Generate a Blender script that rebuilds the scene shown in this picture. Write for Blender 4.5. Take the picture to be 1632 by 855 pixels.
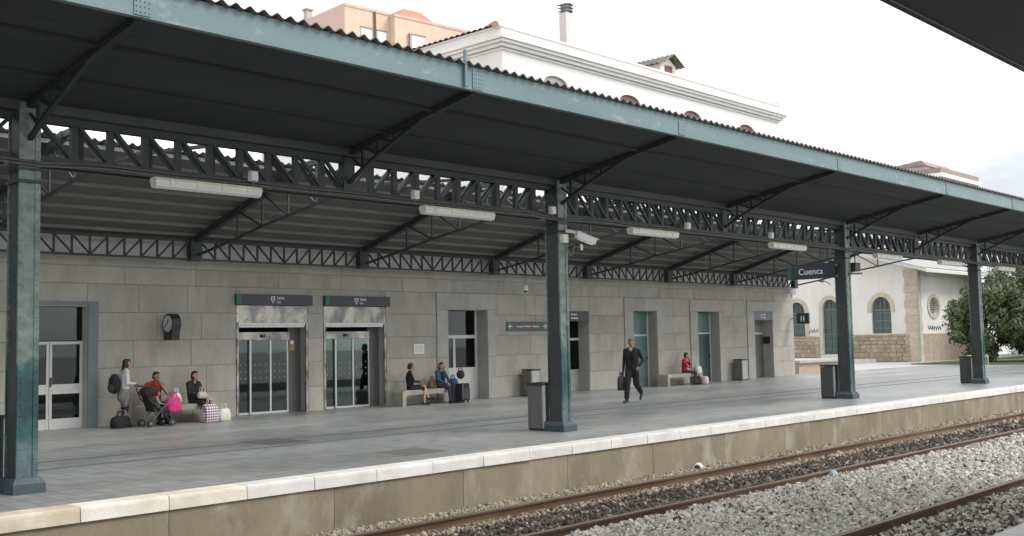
import bpy, bmesh, math, random
import numpy as np
from mathutils import Vector, Matrix
random.seed(7); rng = np.random.default_rng(7)
R = math.radians
for o in list(bpy.data.objects): bpy.data.objects.remove(o)
scene = bpy.context.scene
COL = scene.collection

# ------------------------------------------------------------------ camera
YAW, PITCH, ROLL, CAM_H = 0.7513, 0.0680, -0.0197, 1.75
cam_data = bpy.data.cameras.new('camera'); cam = bpy.data.objects.new('camera', cam_data); COL.objects.link(cam)
fw = Vector((math.cos(PITCH)*math.cos(YAW), math.cos(PITCH)*math.sin(YAW), math.sin(PITCH)))
rt = Vector((math.sin(YAW), -math.cos(YAW), 0)); up = rt.cross(fw)
c, s = math.cos(ROLL), math.sin(ROLL)
r2 = c*rt + s*up; u2 = -s*rt + c*up
cam.matrix_world = Matrix(((r2.x, u2.x, -fw.x, 0), (r2.y, u2.y, -fw.y, 0), (r2.z, u2.z, -fw.z, CAM_H), (0, 0, 0, 1)))
cam_data.sensor_width = 36; cam_data.lens = 1721.265/1632*36
cam_data.clip_start = 0.05; cam_data.clip_end = 3000
scene.camera = cam

# ------------------------------------------------------------------ sky, sun, exposure
world = bpy.data.worlds.new('World'); scene.world = world; world.use_nodes = True
nt = world.node_tree; N = nt.nodes; L = nt.links; N.clear()
SUN_EL, SUN_AZ = R(46), R(305)          # azimuth of the sun measured from +X towards +Y
sky = N.new('ShaderNodeTexSky'); sky.sky_type = 'NISHITA'; sky.sun_disc = False
sky.sun_elevation = SUN_EL; sky.sun_rotation = math.pi/2 - SUN_AZ
sky.air_density = 1.0; sky.dust_density = 4.0; sky.ozone_density = 1.0
tc = N.new('ShaderNodeTexCoord'); mp = N.new('ShaderNodeMapping'); mp.inputs['Scale'].default_value = (1.0, 1.0, 2.6); mp.inputs['Location'].default_value = (1.7, .4, .1)
nz = N.new('ShaderNodeTexNoise'); nz.inputs['Scale'].default_value = 1.5; nz.inputs['Detail'].default_value = 7; nz.inputs['Roughness'].default_value = .55
rp = N.new('ShaderNodeValToRGB'); rp.color_ramp.elements[0].position = .36; rp.color_ramp.elements[1].position = .62
rp.color_ramp.elements[0].color = (5.0, 5.25, 5.5, 1); rp.color_ramp.elements[1].color = (14.6, 14.8, 15.0, 1)
mx = N.new('ShaderNodeMix'); mx.data_type = 'RGBA'; mx.inputs['Factor'].default_value = .93
bg = N.new('ShaderNodeBackground'); bg.inputs['Strength'].default_value = .105
wo = N.new('ShaderNodeOutputWorld')
L.new(tc.outputs['Generated'], mp.inputs['Vector']); L.new(mp.outputs['Vector'], nz.inputs['Vector']); L.new(nz.outputs['Fac'], rp.inputs['Fac'])
L.new(sky.outputs['Color'], mx.inputs['A']); L.new(rp.outputs['Color'], mx.inputs['B']); L.new(mx.outputs['Result'], bg.inputs['Color']); L.new(bg.outputs['Background'], wo.inputs['Surface'])
sd = bpy.data.lights.new('sun', 'SUN'); sd.energy = 1.5; sd.angle = R(22); sd.color = (1, .97, .92)
sun = bpy.data.objects.new('sun', sd); COL.objects.link(sun)
sv = Vector((math.cos(SUN_EL)*math.cos(SUN_AZ), math.cos(SUN_EL)*math.sin(SUN_AZ), math.sin(SUN_EL)))
sun.rotation_euler = sv.to_track_quat('Z', 'Y').to_euler(); sun.location = sv*60
vs = scene.view_settings; vs.view_transform = 'Standard'; vs.look = 'None'; vs.exposure = 0.68; vs.gamma = 1; vs.use_curve_mapping = False
scene.render.engine = 'CYCLES'
cy = scene.cycles; cy.use_denoising = True; cy.max_bounces = 8; cy.diffuse_bounces = 5; cy.glossy_bounces = 3; cy.transmission_bounces = 5; cy.transparent_max_bounces = 8
try: cy.denoiser = 'OPENIMAGEDENOISE'
except Exception: pass

# ------------------------------------------------------------------ materials
MATS = {}
def pm(name, c1, c2=None, scale=3.0, rough=.7, metal=0.0, bump=0.0, bscale=None, rnd=0.0, detail=5, stretch=(1, 1, 1), lo=.35, hi=.65, spec=.5, c3=None, s3=1.0, lo3=.55, hi3=.7):
    if name in MATS: return MATS[name]
    m = bpy.data.materials.new(name); m.use_nodes = True; MATS[name] = m
    n = m.node_tree.nodes; l = m.node_tree.links; b = n['Principled BSDF']
    b.inputs['Roughness'].default_value = rough; b.inputs['Metallic'].default_value = metal; b.inputs['Specular IOR Level'].default_value = spec
    t = n.new('ShaderNodeTexCoord'); mapn = n.new('ShaderNodeMapping'); mapn.inputs['Scale'].default_value = stretch
    l.new(t.outputs['Object'], mapn.inputs['Vector'])
    oi = n.new('ShaderNodeObjectInfo')
    if rnd:
        ad = n.new('ShaderNodeVectorMath'); ad.operation = 'ADD'; ml = n.new('ShaderNodeMath'); ml.operation = 'MULTIPLY'; ml.inputs[1].default_value = 37.0
        l.new(oi.outputs['Random'], ml.inputs[0]); l.new(mapn.outputs['Vector'], ad.inputs[0]); l.new(ml.outputs[0], ad.inputs[1]); vec = ad.outputs[0]
    else: vec = mapn.outputs['Vector']
    def noise(sc, d=detail):
        x = n.new('ShaderNodeTexNoise'); x.inputs['Scale'].default_value = sc; x.inputs['Detail'].default_value = d; x.inputs['Roughness'].default_value = .6
        l.new(vec, x.inputs['Vector']); return x.outputs['Fac']
    def ramp(f, a, bb):
        r = n.new('ShaderNodeMapRange'); r.inputs['From Min'].default_value = a; r.inputs['From Max'].default_value = bb; l.new(f, r.inputs['Value']); return r.outputs['Result']
    def mix(f, A, B):
        x = n.new('ShaderNodeMix'); x.data_type = 'RGBA'
        l.new(f, x.inputs['Factor'])
        for k, v in (('A', A), ('B', B)):
            if isinstance(v, tuple): x.inputs[k].default_value = (*v, 1)
            else: l.new(v, x.inputs[k])
        return x.outputs['Result']
    col = c1
    if c2: col = mix(ramp(noise(scale), lo, hi), c1, c2)
    if c3: col = mix(ramp(noise(s3, 8), lo3, hi3), col, c3)
    if rnd:
        hs = n.new('ShaderNodeHueSaturation'); v = n.new('ShaderNodeMapRange'); v.inputs['To Min'].default_value = 1-rnd; v.inputs['To Max'].default_value = 1+rnd
        l.new(oi.outputs['Random'], v.inputs['Value']); l.new(v.outputs['Result'], hs.inputs['Value'])
        if isinstance(col, tuple): hs.inputs['Color'].default_value = (*col, 1)
        else: l.new(col, hs.inputs['Color'])
        col = hs.outputs['Color']
    if isinstance(col, tuple): b.inputs['Base Color'].default_value = (*col, 1)
    else: l.new(col, b.inputs['Base Color'])
    if bump:
        bp = n.new('ShaderNodeBump'); bp.inputs['Strength'].default_value = bump; bp.inputs['Distance'].default_value = .02
        l.new(noise(bscale or scale*8, 4), bp.inputs['Height']); l.new(bp.outputs['Normal'], b.inputs['Normal'])
    return m
def glass(name, tint=(.55, .62, .6), rough=.02):
    m = bpy.data.materials.new(name); m.use_nodes = True; n = m.node_tree.nodes; l = m.node_tree.links; n.clear()
    o = n.new('ShaderNodeOutputMaterial'); mixs = n.new('ShaderNodeMixShader'); tr = n.new('ShaderNodeBsdfTransparent'); gl = n.new('ShaderNodeBsdfGlossy')
    tr.inputs['Color'].default_value = (*tint, 1); gl.inputs['Roughness'].default_value = rough; gl.inputs['Color'].default_value = (.8, .86, .84, 1)
    fr = n.new('ShaderNodeFresnel'); fr.inputs['IOR'].default_value = 1.55
    l.new(fr.outputs[0], mixs.inputs[0]); l.new(tr.outputs[0], mixs.inputs[1]); l.new(gl.outputs[0], mixs.inputs[2]); l.new(mixs.outputs[0], o.inputs['Surface'])
    MATS[name] = m; return m

M_ashlar = pm('ashlar', (.40, .38, .338), (.335, .318, .28), 1.6, .85, bump=.45, bscale=28, rnd=.07, c3=(.29, .265, .225), s3=1.3, lo3=.52, hi3=.75, stretch=(1.5, 1, .55))
M_mortar = pm('mortar', (.22, .21, .19), (.17, .165, .15), 3, .9)
M_surround = pm('surround_stone', (.39, .38, .355), (.32, .31, .285), 1.6, .8, bump=.15, bscale=50, rnd=.05)
M_plaster = pm('plaster_grey', (.66, .66, .64), (.58, .58, .56), 2, .9)
M_white = pm('white_render', (.80, .79, .77), (.74, .73, .70), .8, .9, bump=.1, bscale=30)
M_whitestain = pm('white_render_weathered', (.78, .77, .74), (.68, .66, .62), .7, .9, c3=(.55, .53, .5), s3=.5, lo3=.62, hi3=.8, bump=.15, bscale=25, stretch=(1, 1, .4))
M_tile = pm('roof_tile', (.42, .27, .19), (.50, .40, .32), 4, .85, c3=(.30, .26, .22), s3=2, bump=.3, bscale=30)
M_steel_grn = pm('painted_steel_green', (.026, .034, .036), (.034, .044, .045), 2.5, .5, bump=.1, bscale=25, c3=(.055, .062, .06), s3=1.2, lo3=.58, hi3=.75)
M_fascia = pm('fascia_paint', (.12, .19, .198), (.15, .22, .225), .9, .45, c3=(.27, .33, .325), s3=3.4, lo3=.60, hi3=.74, bump=.06, bscale=20, stretch=(.6, 1, 1.6))
M_coltop = pm('column_paint', (.105, .135, .125), (.14, .17, .155), 2, .45, c3=(.06, .082, .08), s3=1.6, lo3=.55, hi3=.72, bump=.08, bscale=25)
M_colteal = pm('column_paint_fresh', (.014, .046, .046), (.024, .07, .066), 2.2, .4, c3=(.035, .062, .068), s3=2.4, lo3=.5, hi3=.68, bump=.08, bscale=25)
M_colbase = pm('column_base_paint', (.035, .062, .072), (.06, .088, .098), 5, .5, c3=(.20, .22, .21), s3=6, lo3=.6, hi3=.75, bump=.1)
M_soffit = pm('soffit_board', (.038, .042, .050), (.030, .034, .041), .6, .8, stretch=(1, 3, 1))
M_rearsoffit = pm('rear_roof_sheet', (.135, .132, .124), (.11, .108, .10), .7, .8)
M_corr = pm('fibre_cement', (.17, .165, .15), (.11, .11, .10), 3, .9, bump=.2)
M_purlin = pm('purlin', (.24, .23, .21), (.19, .18, .165), 2, .7)
M_kerb = pm('kerb_stone', (.72, .71, .68), (.60, .585, .55), 2.5, .7, bump=.25, bscale=30, rnd=.05, c3=(.56, .5, .40), s3=.9, lo3=.60, hi3=.8)
M_kerbmid = pm('kerb_stone_half_stained', (.76, .72, .64), (.60, .53, .42), 1.6, .75, bump=.25, bscale=30, rnd=.05)
M_kerbtan = pm('kerb_stone_stained', (.66, .58, .44), (.50, .42, .30), 2.0, .75, bump=.25, bscale=30, rnd=.05, c3=(.76, .72, .64), s3=1.3, lo3=.5, hi3=.7)
M_platwall = pm('platform_wall', (.285, .235, .17), (.20, .162, .115), 1.1, .9, bump=.5, bscale=14, c3=(.37, .325, .26), s3=1.9, lo3=.52, hi3=.70, stretch=(1.0, 1, .6), rnd=.05)
M_rust = pm('rail_rust', (.12, .062, .032), (.085, .045, .026), 3, .75, bump=.15, c3=(.20, .135, .075), s3=.8, lo3=.5, hi3=.7, stretch=(.3, 1, 1))
M_railtop = pm('rail_head', (.13, .10, .085), (.20, .17, .15), 2, .45, metal=.4, stretch=(.3, 1, 1))
M_ballast = pm('ballast_bed', (.22, .205, .18), (.09, .085, .075), 14, .95, bump=.8, bscale=26)
M_dirt = pm('oily_dirt', (.03, .028, .026), (.065, .055, .042), 2.2, .9, bump=.6, bscale=22, c3=(.19, .145, .085), s3=1.1, lo3=.52, hi3=.68)
M_rock = pm('ballast_stone', (.55, .53, .47), (.39, .375, .33), 9, .9, rnd=.38)
M_rockdark = pm('oily_stone', (.065, .058, .05), (.12, .10, .075), 7, .9, rnd=.5)
M_rocktan = pm('tan_stone', (.38, .325, .235), (.30, .26, .20), 7, .9, rnd=.4)
M_alu = pm('aluminium', (.55, .555, .55), (.47, .475, .47), 6, .38, metal=.55)
M_whitealu = pm('white_aluminium', (.60, .60, .58), (.54, .54, .52), 5, .45)
M_mirror = pm('polished_panel', (.28, .265, .23), (.13, .132, .13), 2.2, .2, metal=.8, bump=1.0, bscale=4.0, detail=2, lo=.40, hi=.60, stretch=(1, 1, .7))  # mottled tones imitate broken reflections in the metal
M_trim = pm('scuffed_trim', (.42, .41, .39), (.12, .12, .12), 9, .35, metal=.6, lo=.4, hi=.6, stretch=(1, 1, .35))
M_blueframe = pm('blue_grey_frame', (.16, .19, .205), (.14, .165, .18), 4, .5)
M_tealdoor = pm('teal_door', (.115, .185, .18), (.10, .16, .158), 3, .35)
M_tealdark = pm('teal_door_dark', (.05, .085, .085), (.042, .07, .07), 3, .35)
M_greydoor = pm('grey_door', (.12, .12, .115), (.10, .10, .095), 3, .5)
M_dark = pm('interior_plaster', (.30, .30, .28), (.24, .24, .225), 2, .9)
M_intfloor = pm('interior_floor', (.34, .33, .32), (.28, .27, .26), 2, .3)
M_black = pm('black_plastic', (.018, .019, .021), (.025, .026, .028), 8, .45)
M_blackmetal = pm('black_metal', (.03, .032, .036), (.04, .042, .045), 8, .4)
M_signdark = pm('sign_navy', (.035, .042, .052), (.03, .036, .045), 5, .4)
M_signgrey = pm('sign_grey', (.075, .078, .085), (.065, .07, .075), 5, .45)
M_signblue = pm('sign_blue_grey', (.14, .16, .19), (.12, .14, .165), 5, .45)
M_signgreen = pm('sign_green', (.02, .13, .085), (.025, .11, .075), 5, .4)
M_signwhite = pm('sign_white', (.78, .79, .79), None, rough=.5)
M_steel = pm('brushed_steel', (.42, .42, .41), (.34, .34, .335), 3, .32, metal=.85, stretch=(8, 8, .3))
M_steeldull = pm('dull_steel', (.20, .198, .19), (.165, .163, .157), 3, .42, metal=.45, stretch=(6, 6, .3))
M_lamp = pm('lamp_housing', (.86, .83, .74), (.80, .76, .66), 4, .5)
M_diff = pm('lamp_diffuser', (.78, .78, .77), (.72, .72, .71), 4, .3)
M_bench = pm('bench_stone', (.30, .29, .255), (.25, .24, .21), 4, .8, bump=.2, bscale=50)
M_benchend = pm('bench_end_stone', (.36, .345, .285), (.30, .288, .235), 4, .8, bump=.15, bscale=50)
M_quoin = pm('quoin_sandstone', (.58, .51, .40), (.50, .43, .33), 3, .85, bump=.2, bscale=30, rnd=.08)
M_rubble = pm('rubble_stone', (.46, .37, .27), (.36, .29, .22), 5, .9, bump=.4, bscale=24, rnd=.18)
M_rubblemortar = pm('rubble_mortar', (.42, .39, .34), (.34, .31, .27), 4, .95, bump=.3)
M_shutter = pm('shutter_green', (.085, .115, .115), (.07, .10, .098), 3, .6)
M_pipe = pm('pipe_green', (.35, .47, .42), (.30, .42, .37), 3, .5)
M_brick = pm('apartment_brick', (.66, .50, .385), (.60, .45, .345), 2, .9)
M_concrete = pm('concrete', (.45, .44, .42), (.37, .36, .345), 1.2, .9, bump=.15)
M_brown = pm('brown_cladding', (.30, .235, .20), (.25, .195, .165), 2, .8)
M_redbrown = pm('redbrown_wood', (.17, .085, .065), (.13, .065, .05), 5, .6)
M_bark = pm('bark', (.10, .075, .05), (.06, .045, .032), 12, .95, bump=.5)
M_leaf = pm('leaf', (.095, .125, .05), (.125, .155, .07), 1.3, .55, rnd=.15, c3=(.03, .05, .02), s3=.7)
M_leaf2 = pm('leaf_pale', (.14, .165, .09), (.10, .13, .065), 1.3, .55, rnd=.15, c3=(.04, .06, .025), s3=.7)
M_grass = pm('grass_verge', (.07, .11, .035), (.10, .13, .05), 4, .9, bump=.4)
M_cover = pm('patched_paving', (.105, .10, .09), (.13, .12, .11), 6, .8, bump=.2)
M_glass = glass('door_glass'); M_glassdark = glass('door_glass_dark', (.42, .46, .45)); M_winglass = glass('window_glass', (.4, .45, .45))
M_skin = pm('skin', (.46, .27, .18), (.42, .24, .16), 12, .55); M_skin2 = pm('skin_tanned', (.33, .18, .11), (.30, .16, .10), 12, .55)
M_hair = pm('hair_dark', (.014, .011, .010), (.022, .017, .014), 30, .45); M_hairbr = pm('hair_brown', (.06, .03, .018), (.045, .022, .014), 30, .5); M_hairgr = pm('hair_grey', (.10, .085, .075), (.06, .05, .045), 30, .6)
def cloth(name, c, d=.8, rnd=0): return pm('cloth_'+name, c, tuple(x*d for x in c), 14, .9, bump=.25, bscale=60)
C_black = cloth('black', (.016, .016, .019)); C_navy = cloth('navy', (.014, .016, .022)); C_red = cloth('red', (.30, .02, .028)); C_red2 = cloth('bright_red', (.42, .03, .05))
C_white = cloth('white', (.62, .61, .60)); C_grey = cloth('grey', (.22, .215, .205)); C_denim = cloth('denim', (.045, .075, .125)); C_jeans = cloth('dark_jeans', (.035, .045, .06))
C_cream = cloth('cream', (.52, .47, .36)); C_pink = cloth('pink', (.55, .04, .19)); C_brown = cloth('brown', (.16, .10, .07)); C_blue = cloth('blue', (.03, .09, .19)); C_charcoal = cloth('charcoal', (.05, .05, .05))
M_lip = pm('lip', (.35, .09, .08), None, rough=.5); M_eye = pm('eye', (.02, .015, .012), None, rough=.25)

def column_paint():
    m = bpy.data.materials.new('column_layers'); m.use_nodes = True; n = m.node_tree.nodes; l = m.node_tree.links; b = n['Principled BSDF']; b.inputs['Roughness'].default_value = .45
    t = n.new('ShaderNodeTexCoord'); oi = n.new('ShaderNodeObjectInfo'); sx = n.new('ShaderNodeSeparateXYZ'); l.new(t.outputs['Object'], sx.inputs[0])
    nz = n.new('ShaderNodeTexNoise'); nz.inputs['Scale'].default_value = 2.6; nz.inputs['Detail'].default_value = 7; l.new(t.outputs['Object'], nz.inputs['Vector'])
    a = n.new('ShaderNodeMath'); a.operation = 'MULTIPLY_ADD'; a.inputs[1].default_value = 1.5; l.new(nz.outputs['Fac'], a.inputs[0]); l.new(sx.outputs['Z'], a.inputs[2])
    mr = n.new('ShaderNodeMapRange'); mr.inputs['From Min'].default_value = .75; mr.inputs['From Max'].default_value = 5.55; l.new(a.outputs[0], mr.inputs['Value'])
    r = n.new('ShaderNodeValToRGB'); e = r.color_ramp.elements; e[0].position = 0; e[0].color = (.085, .125, .135, 1); e[1].position = 1; e[1].color = (.19, .23, .21, 1)
    for p, c_ in ((.08, (.09, .135, .14)), (.14, (.025, .095, .09)), (.24, (.016, .052, .056)), (.325, (.022, .10, .094)), (.36, (.08, .15, .14)), (.39, (.16, .215, .195)), (.7, (.19, .235, .215))):
        k = e.new(p); k.color = (*c_, 1)
    l.new(mr.outputs['Result'], r.inputs['Fac'])
    n2 = n.new('ShaderNodeTexNoise'); n2.inputs['Scale'].default_value = 9; n2.inputs['Detail'].default_value = 6; l.new(t.outputs['Object'], n2.inputs['Vector'])
    m2 = n.new('ShaderNodeMapRange'); m2.inputs['From Min'].default_value = .3; m2.inputs['From Max'].default_value = .7; m2.inputs['To Min'].default_value = .7; m2.inputs['To Max'].default_value = 1.3; l.new(n2.outputs['Fac'], m2.inputs['Value'])
    hs = n.new('ShaderNodeHueSaturation'); l.new(r.outputs['Color'], hs.inputs['Color']); l.new(m2.outputs['Result'], hs.inputs['Value']); l.new(hs.outputs['Color'], b.inputs['Base Color'])
    return m
M_colpaint = column_paint(); M_colweb = pm('column_web', (.040, .043, .041), (.055, .060, .058), 3, .55, c3=(.028, .045, .046), s3=1.2)
# paving: 0.2 m tiles under a worn sheen
def paving():
    m = bpy.data.materials.new('paving_tile'); m.use_nodes = True; n = m.node_tree.nodes; l = m.node_tree.links; b = n['Principled BSDF']
    t = n.new('ShaderNodeTexCoord'); br = n.new('ShaderNodeTexBrick'); br.offset = 0; br.squash = 1
    br.inputs['Scale'].default_value = 1; br.inputs['Brick Width'].default_value = .3; br.inputs['Row Height'].default_value = .3; br.inputs['Mortar Size'].default_value = .012
    br.inputs['Color1'].default_value = (.325, .335, .325, 1); br.inputs['Color2'].default_value = (.255, .265, .258, 1); br.inputs['Mortar'].default_value = (.17, .172, .168, 1)
    l.new(t.outputs['Object'], br.inputs['Vector'])
    nz = n.new('ShaderNodeTexNoise'); nz.inputs['Scale'].default_value = .35; nz.inputs['Detail'].default_value = 8
    mpp = n.new('ShaderNodeMapping'); mpp.inputs['Scale'].default_value = (.45, 1.6, 1); l.new(t.outputs['Object'], mpp.inputs['Vector']); l.new(mpp.outputs['Vector'], nz.inputs['Vector'])
    mr = n.new('ShaderNodeMapRange'); mr.inputs['From Min'].default_value = .3; mr.inputs['From Max'].default_value = .7; mr.inputs['To Min'].default_value = .72; mr.inputs['To Max'].default_value = 1.22
    l.new(nz.outputs['Fac'], mr.inputs['Value'])
    n3 = n.new('ShaderNodeTexNoise'); n3.inputs['Scale'].default_value = 3.2; n3.inputs['Detail'].default_value = 9; l.new(t.outputs['Object'], n3.inputs['Vector'])
    m3 = n.new('ShaderNodeMapRange'); m3.inputs['From Min'].default_value = .30; m3.inputs['From Max'].default_value = .46; m3.inputs['To Min'].default_value = .72; m3.inputs['To Max'].default_value = 1.0; l.new(n3.outputs['Fac'], m3.inputs['Value'])
    mm = n.new('ShaderNodeMath'); mm.operation = 'MULTIPLY'; l.new(mr.outputs['Result'], mm.inputs[0]); l.new(m3.outputs['Result'], mm.inputs[1])
    hs = n.new('ShaderNodeHueSaturation'); l.new(br.outputs['Color'], hs.inputs['Color']); l.new(mm.outputs[0], hs.inputs['Value']); l.new(hs.outputs['Color'], b.inputs['Base Color'])
    b.inputs['Roughness'].default_value = .42
    r2_ = n.new('ShaderNodeMapRange'); r2_.inputs['To Min'].default_value = .22; r2_.inputs['To Max'].default_value = .5; l.new(nz.outputs['Fac'], r2_.inputs['Value']); l.new(r2_.outputs['Result'], b.inputs['Roughness'])
    bp = n.new('ShaderNodeBump'); bp.inputs['Strength'].default_value = .2; bp.inputs['Distance'].default_value = .004; l.new(br.outputs['Fac'], bp.inputs['Height']); bp.invert = True; l.new(bp.outputs['Normal'], b.inputs['Normal'])
    MATS['paving'] = m; return m
M_pave = paving()
def plaid():
    m = bpy.data.materials.new('plaid_weave'); m.use_nodes = True; n = m.node_tree.nodes; l = m.node_tree.links; b = n['Principled BSDF']
    t = n.new('ShaderNodeTexCoord'); fac = []
    for ax in ('X', 'Z'):
        w = n.new('ShaderNodeTexWave'); w.bands_direction = ax; w.inputs['Scale'].default_value = 5.0; l.new(t.outputs['Object'], w.inputs['Vector']); fac.append(w.outputs['Fac'])
    ad = n.new('ShaderNodeMath'); ad.operation = 'ADD'; l.new(fac[0], ad.inputs[0]); l.new(fac[1], ad.inputs[1])
    r = n.new('ShaderNodeValToRGB'); r.color_ramp.elements[0].color = (.10, .04, .09, 1); r.color_ramp.elements[1].color = (.72, .62, .68, 1); r.color_ramp.elements[0].position = .25; r.color_ramp.elements[1].position = .75
    hf = n.new('ShaderNodeMath'); hf.operation = 'MULTIPLY'; hf.inputs[1].default_value = .5; l.new(ad.outputs[0], hf.inputs[0]); l.new(hf.outputs[0], r.inputs['Fac']); l.new(r.outputs['Color'], b.inputs['Base Color']); b.inputs['Roughness'].default_value = .6
    return m
M_plaid = plaid()

# ------------------------------------------------------------------ mesh helpers
class MB:
    def __init__(s): s.v = []; s.f = []; s.m = []
    def add(s, vs, fs, mi=0):
        o = len(s.v); s.v += [tuple(v) for v in vs]; s.f += [tuple(i+o for i in f) for f in fs]; s.m += [mi]*len(fs); return s
    def box(s, x0, x1, y0, y1, z0, z1, mi=0):
        vs = [(x, y, z) for z in (z0, z1) for y in (y0, y1) for x in (x0, x1)]
        return s.add(vs, [(0, 2, 3, 1), (4, 5, 7, 6), (0, 1, 5, 4), (2, 6, 7, 3), (0, 4, 6, 2), (1, 3, 7, 5)], mi)
    def cbox(s, x0, x1, y0, y1, z0, z1, ch, mi=0):      # box with chamfered -Y face edges
        a = [(x0, y1, z0), (x1, y1, z0), (x1, y1, z1), (x0, y1, z1)]; b = [(x0, y0+ch, z0), (x1, y0+ch, z0), (x1, y0+ch, z1), (x0, y0+ch, z1)]
        d = [(x0+ch, y0, z0+ch), (x1-ch, y0, z0+ch), (x1-ch, y0, z1-ch), (x0+ch, y0, z1-ch)]
        fs = [(3, 2, 1, 0), (8, 9, 10, 11)]
        for i in range(4):
            j = (i+1) % 4; fs += [(i, j, 4+j, 4+i), (4+i, 4+j, 8+j, 8+i)]
        return s.add(a+b+d, fs, mi)
    def bar(s, p, q, w, h, mi=0, upv=(0, 0, 1)):
        p = Vector(p); q = Vector(q); d = (q-p).normalized(); u = Vector(upv)
        if abs(d.dot(u)) > .98: u = Vector((0, 1, 0))
        a = d.cross(u).normalized()*(w/2); b = a.cross(d).normalized()*(h/2)
        vs = [p-a-b, p+a-b, p+a+b, p-a+b, q-a-b, q+a-b, q+a+b, q-a+b]
        return s.add(vs, [(3, 2, 1, 0), (4, 5, 6, 7), (0, 1, 5, 4), (1, 2, 6, 5), (2, 3, 7, 6), (3, 0, 4, 7)], mi)
    def tube(s, pts, r, seg=8, mi=0, cap=True):
        pts = [Vector(p) for p in pts]; rs = r if isinstance(r, (list, tuple)) else [r]*len(pts); o = []; fs = []
        prev = None
        for i, p in enumerate(pts):
            d = (pts[min(i+1, len(pts)-1)]-pts[max(i-1, 0)]).normalized()
            if prev is None:
                u = Vector((0, 0, 1)) if abs(d.z) < .9 else Vector((1, 0, 0)); a = d.cross(u).normalized()
            else: a = (prev - d*prev.dot(d)).normalized()
            prev = a; b = d.cross(a)
            for k in range(seg):
                t = 2*math.pi*k/seg; o.append(p+(a*math.cos(t)+b*math.sin(t))*rs[i])
        for i in range(len(pts)-1):
            for k in range(seg):
                fs.append((i*seg+k, i*seg+(k+1) % seg, (i+1)*seg+(k+1) % seg, (i+1)*seg+k))
        if cap: fs += [tuple(range(seg))[::-1], tuple((len(pts)-1)*seg+k for k in range(seg))]
        return s.add(o, fs, mi)
    def lathe(s, prof, seg=16, cx=0, cy=0, mi=0):
        o = []; fs = []
        for r, z in prof:
            for k in range(seg):
                t = 2*math.pi*k/seg; o.append((cx+r*math.cos(t), cy+r*math.sin(t), z))
        for i in range(len(prof)-1):
            for k in range(seg): fs.append((i*seg+k, i*seg+(k+1) % seg, (i+1)*seg+(k+1) % seg, (i+1)*seg+k))
        fs += [tuple(range(seg))[::-1], tuple((len(prof)-1)*seg+k for k in range(seg))]
        return s.add(o, fs, mi)
    def ell(s, c, r, seg=12, rings=8, mi=0):
        o = [(c[0], c[1], c[2]-r[2])]; fs = []
        for i in range(1, rings):
            ph = -math.pi/2+math.pi*i/rings
            for k in range(seg):
                t = 2*math.pi*k/seg; o.append((c[0]+r[0]*math.cos(ph)*math.cos(t), c[1]+r[1]*math.cos(ph)*math.sin(t), c[2]+r[2]*math.sin(ph)))
        o.append((c[0], c[1], c[2]+r[2])); top = len(o)-1
        for k in range(seg):
            fs.append((0, 1+(k+1) % seg, 1+k)); fs.append((top, 1+(rings-2)*seg+k, 1+(rings-2)*seg+(k+1) % seg))
        for i in range(rings-2):
            for k in range(seg):
                a = 1+i*seg; b = a+seg; fs.append((a+k, a+(k+1) % seg, b+(k+1) % seg, b+k))
        return s.add(o, fs, mi)
    def prism(s, poly, axis, a, b, mi=0):   # polygon (list of 2-D) extruded along axis between a and b
        def mk(u, v, w): return {'x': (w, u, v), 'y': (u, w, v), 'z': (u, v, w)}[axis]
        n = len(poly); vs = [mk(u, v, a) for u, v in poly]+[mk(u, v, b) for u, v in poly]
        fs = [tuple(range(n)), tuple(range(2*n-1, n-1, -1))]+[(i, n+i, n+(i+1) % n, (i+1) % n) for i in range(n)]
        return s.add(vs, fs, mi)
    def mesh(s, name, mats, smooth=False):
        me = bpy.data.meshes.new(name); me.from_pydata(s.v, [], s.f)
        for m in (mats if isinstance(mats, (list, tuple)) else [mats]): me.materials.append(m)
        if any(s.m): me.polygons.foreach_set('material_index', s.m)
        bm = bmesh.new(); bm.from_mesh(me); bmesh.ops.recalc_face_normals(bm, faces=bm.faces); bm.to_mesh(me); bm.free()
        if smooth: me.polygons.foreach_set('use_smooth', [True]*len(me.polygons))
        me.update(); return me
    def build(s, name, mats, parent=None, loc=None, smooth=False):
        return obj(name, s.mesh(name, mats, smooth), parent, loc)
def obj(name, me, parent=None, loc=None):
    o = bpy.data.objects.new(name, me); COL.objects.link(o)
    if parent is not None:
        o.parent = parent
        if loc is None and parent.get('world_mode'): loc = -Vector(parent.location)
    if loc is not None: o.location = loc
    return o
def tag(o, label, cat, group=None, kind=None):
    o['label'] = label; o['category'] = cat
    if group: o['group'] = group
    if kind: o['kind'] = kind
    return o
def thing(name, label, cat, loc=(0, 0, 0), rz=0, group=None, world=False):
    o = bpy.data.objects.new(name, None); COL.objects.link(o); o.location = loc; o.rotation_euler = (0, 0, rz); o.empty_display_size = .2
    if world: o['world_mode'] = 1
    return tag(o, label, cat, group)
def struct(name, mb, mat, label=None, cat=None, smooth=False):
    o = mb.build(name, mat, smooth=smooth); o['kind'] = 'structure'
    if label: o['label'] = label
    if cat: o['category'] = cat
    return o
def at(me, name, parent, loc, rot=None):      # a piece that shares its mesh; loc in world for world-mode parents
    p = Vector(loc)
    if parent.get('world_mode'): p = p-Vector(parent.location)
    o = obj(name, me, parent, p)
    if rot: o.rotation_euler = rot
    return o
def copy_tree(o, parent=None):
    cc = o.copy(); COL.objects.link(cc); cc.parent = parent
    for ch in list(o.children): copy_tree(ch, cc)
    return cc
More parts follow.
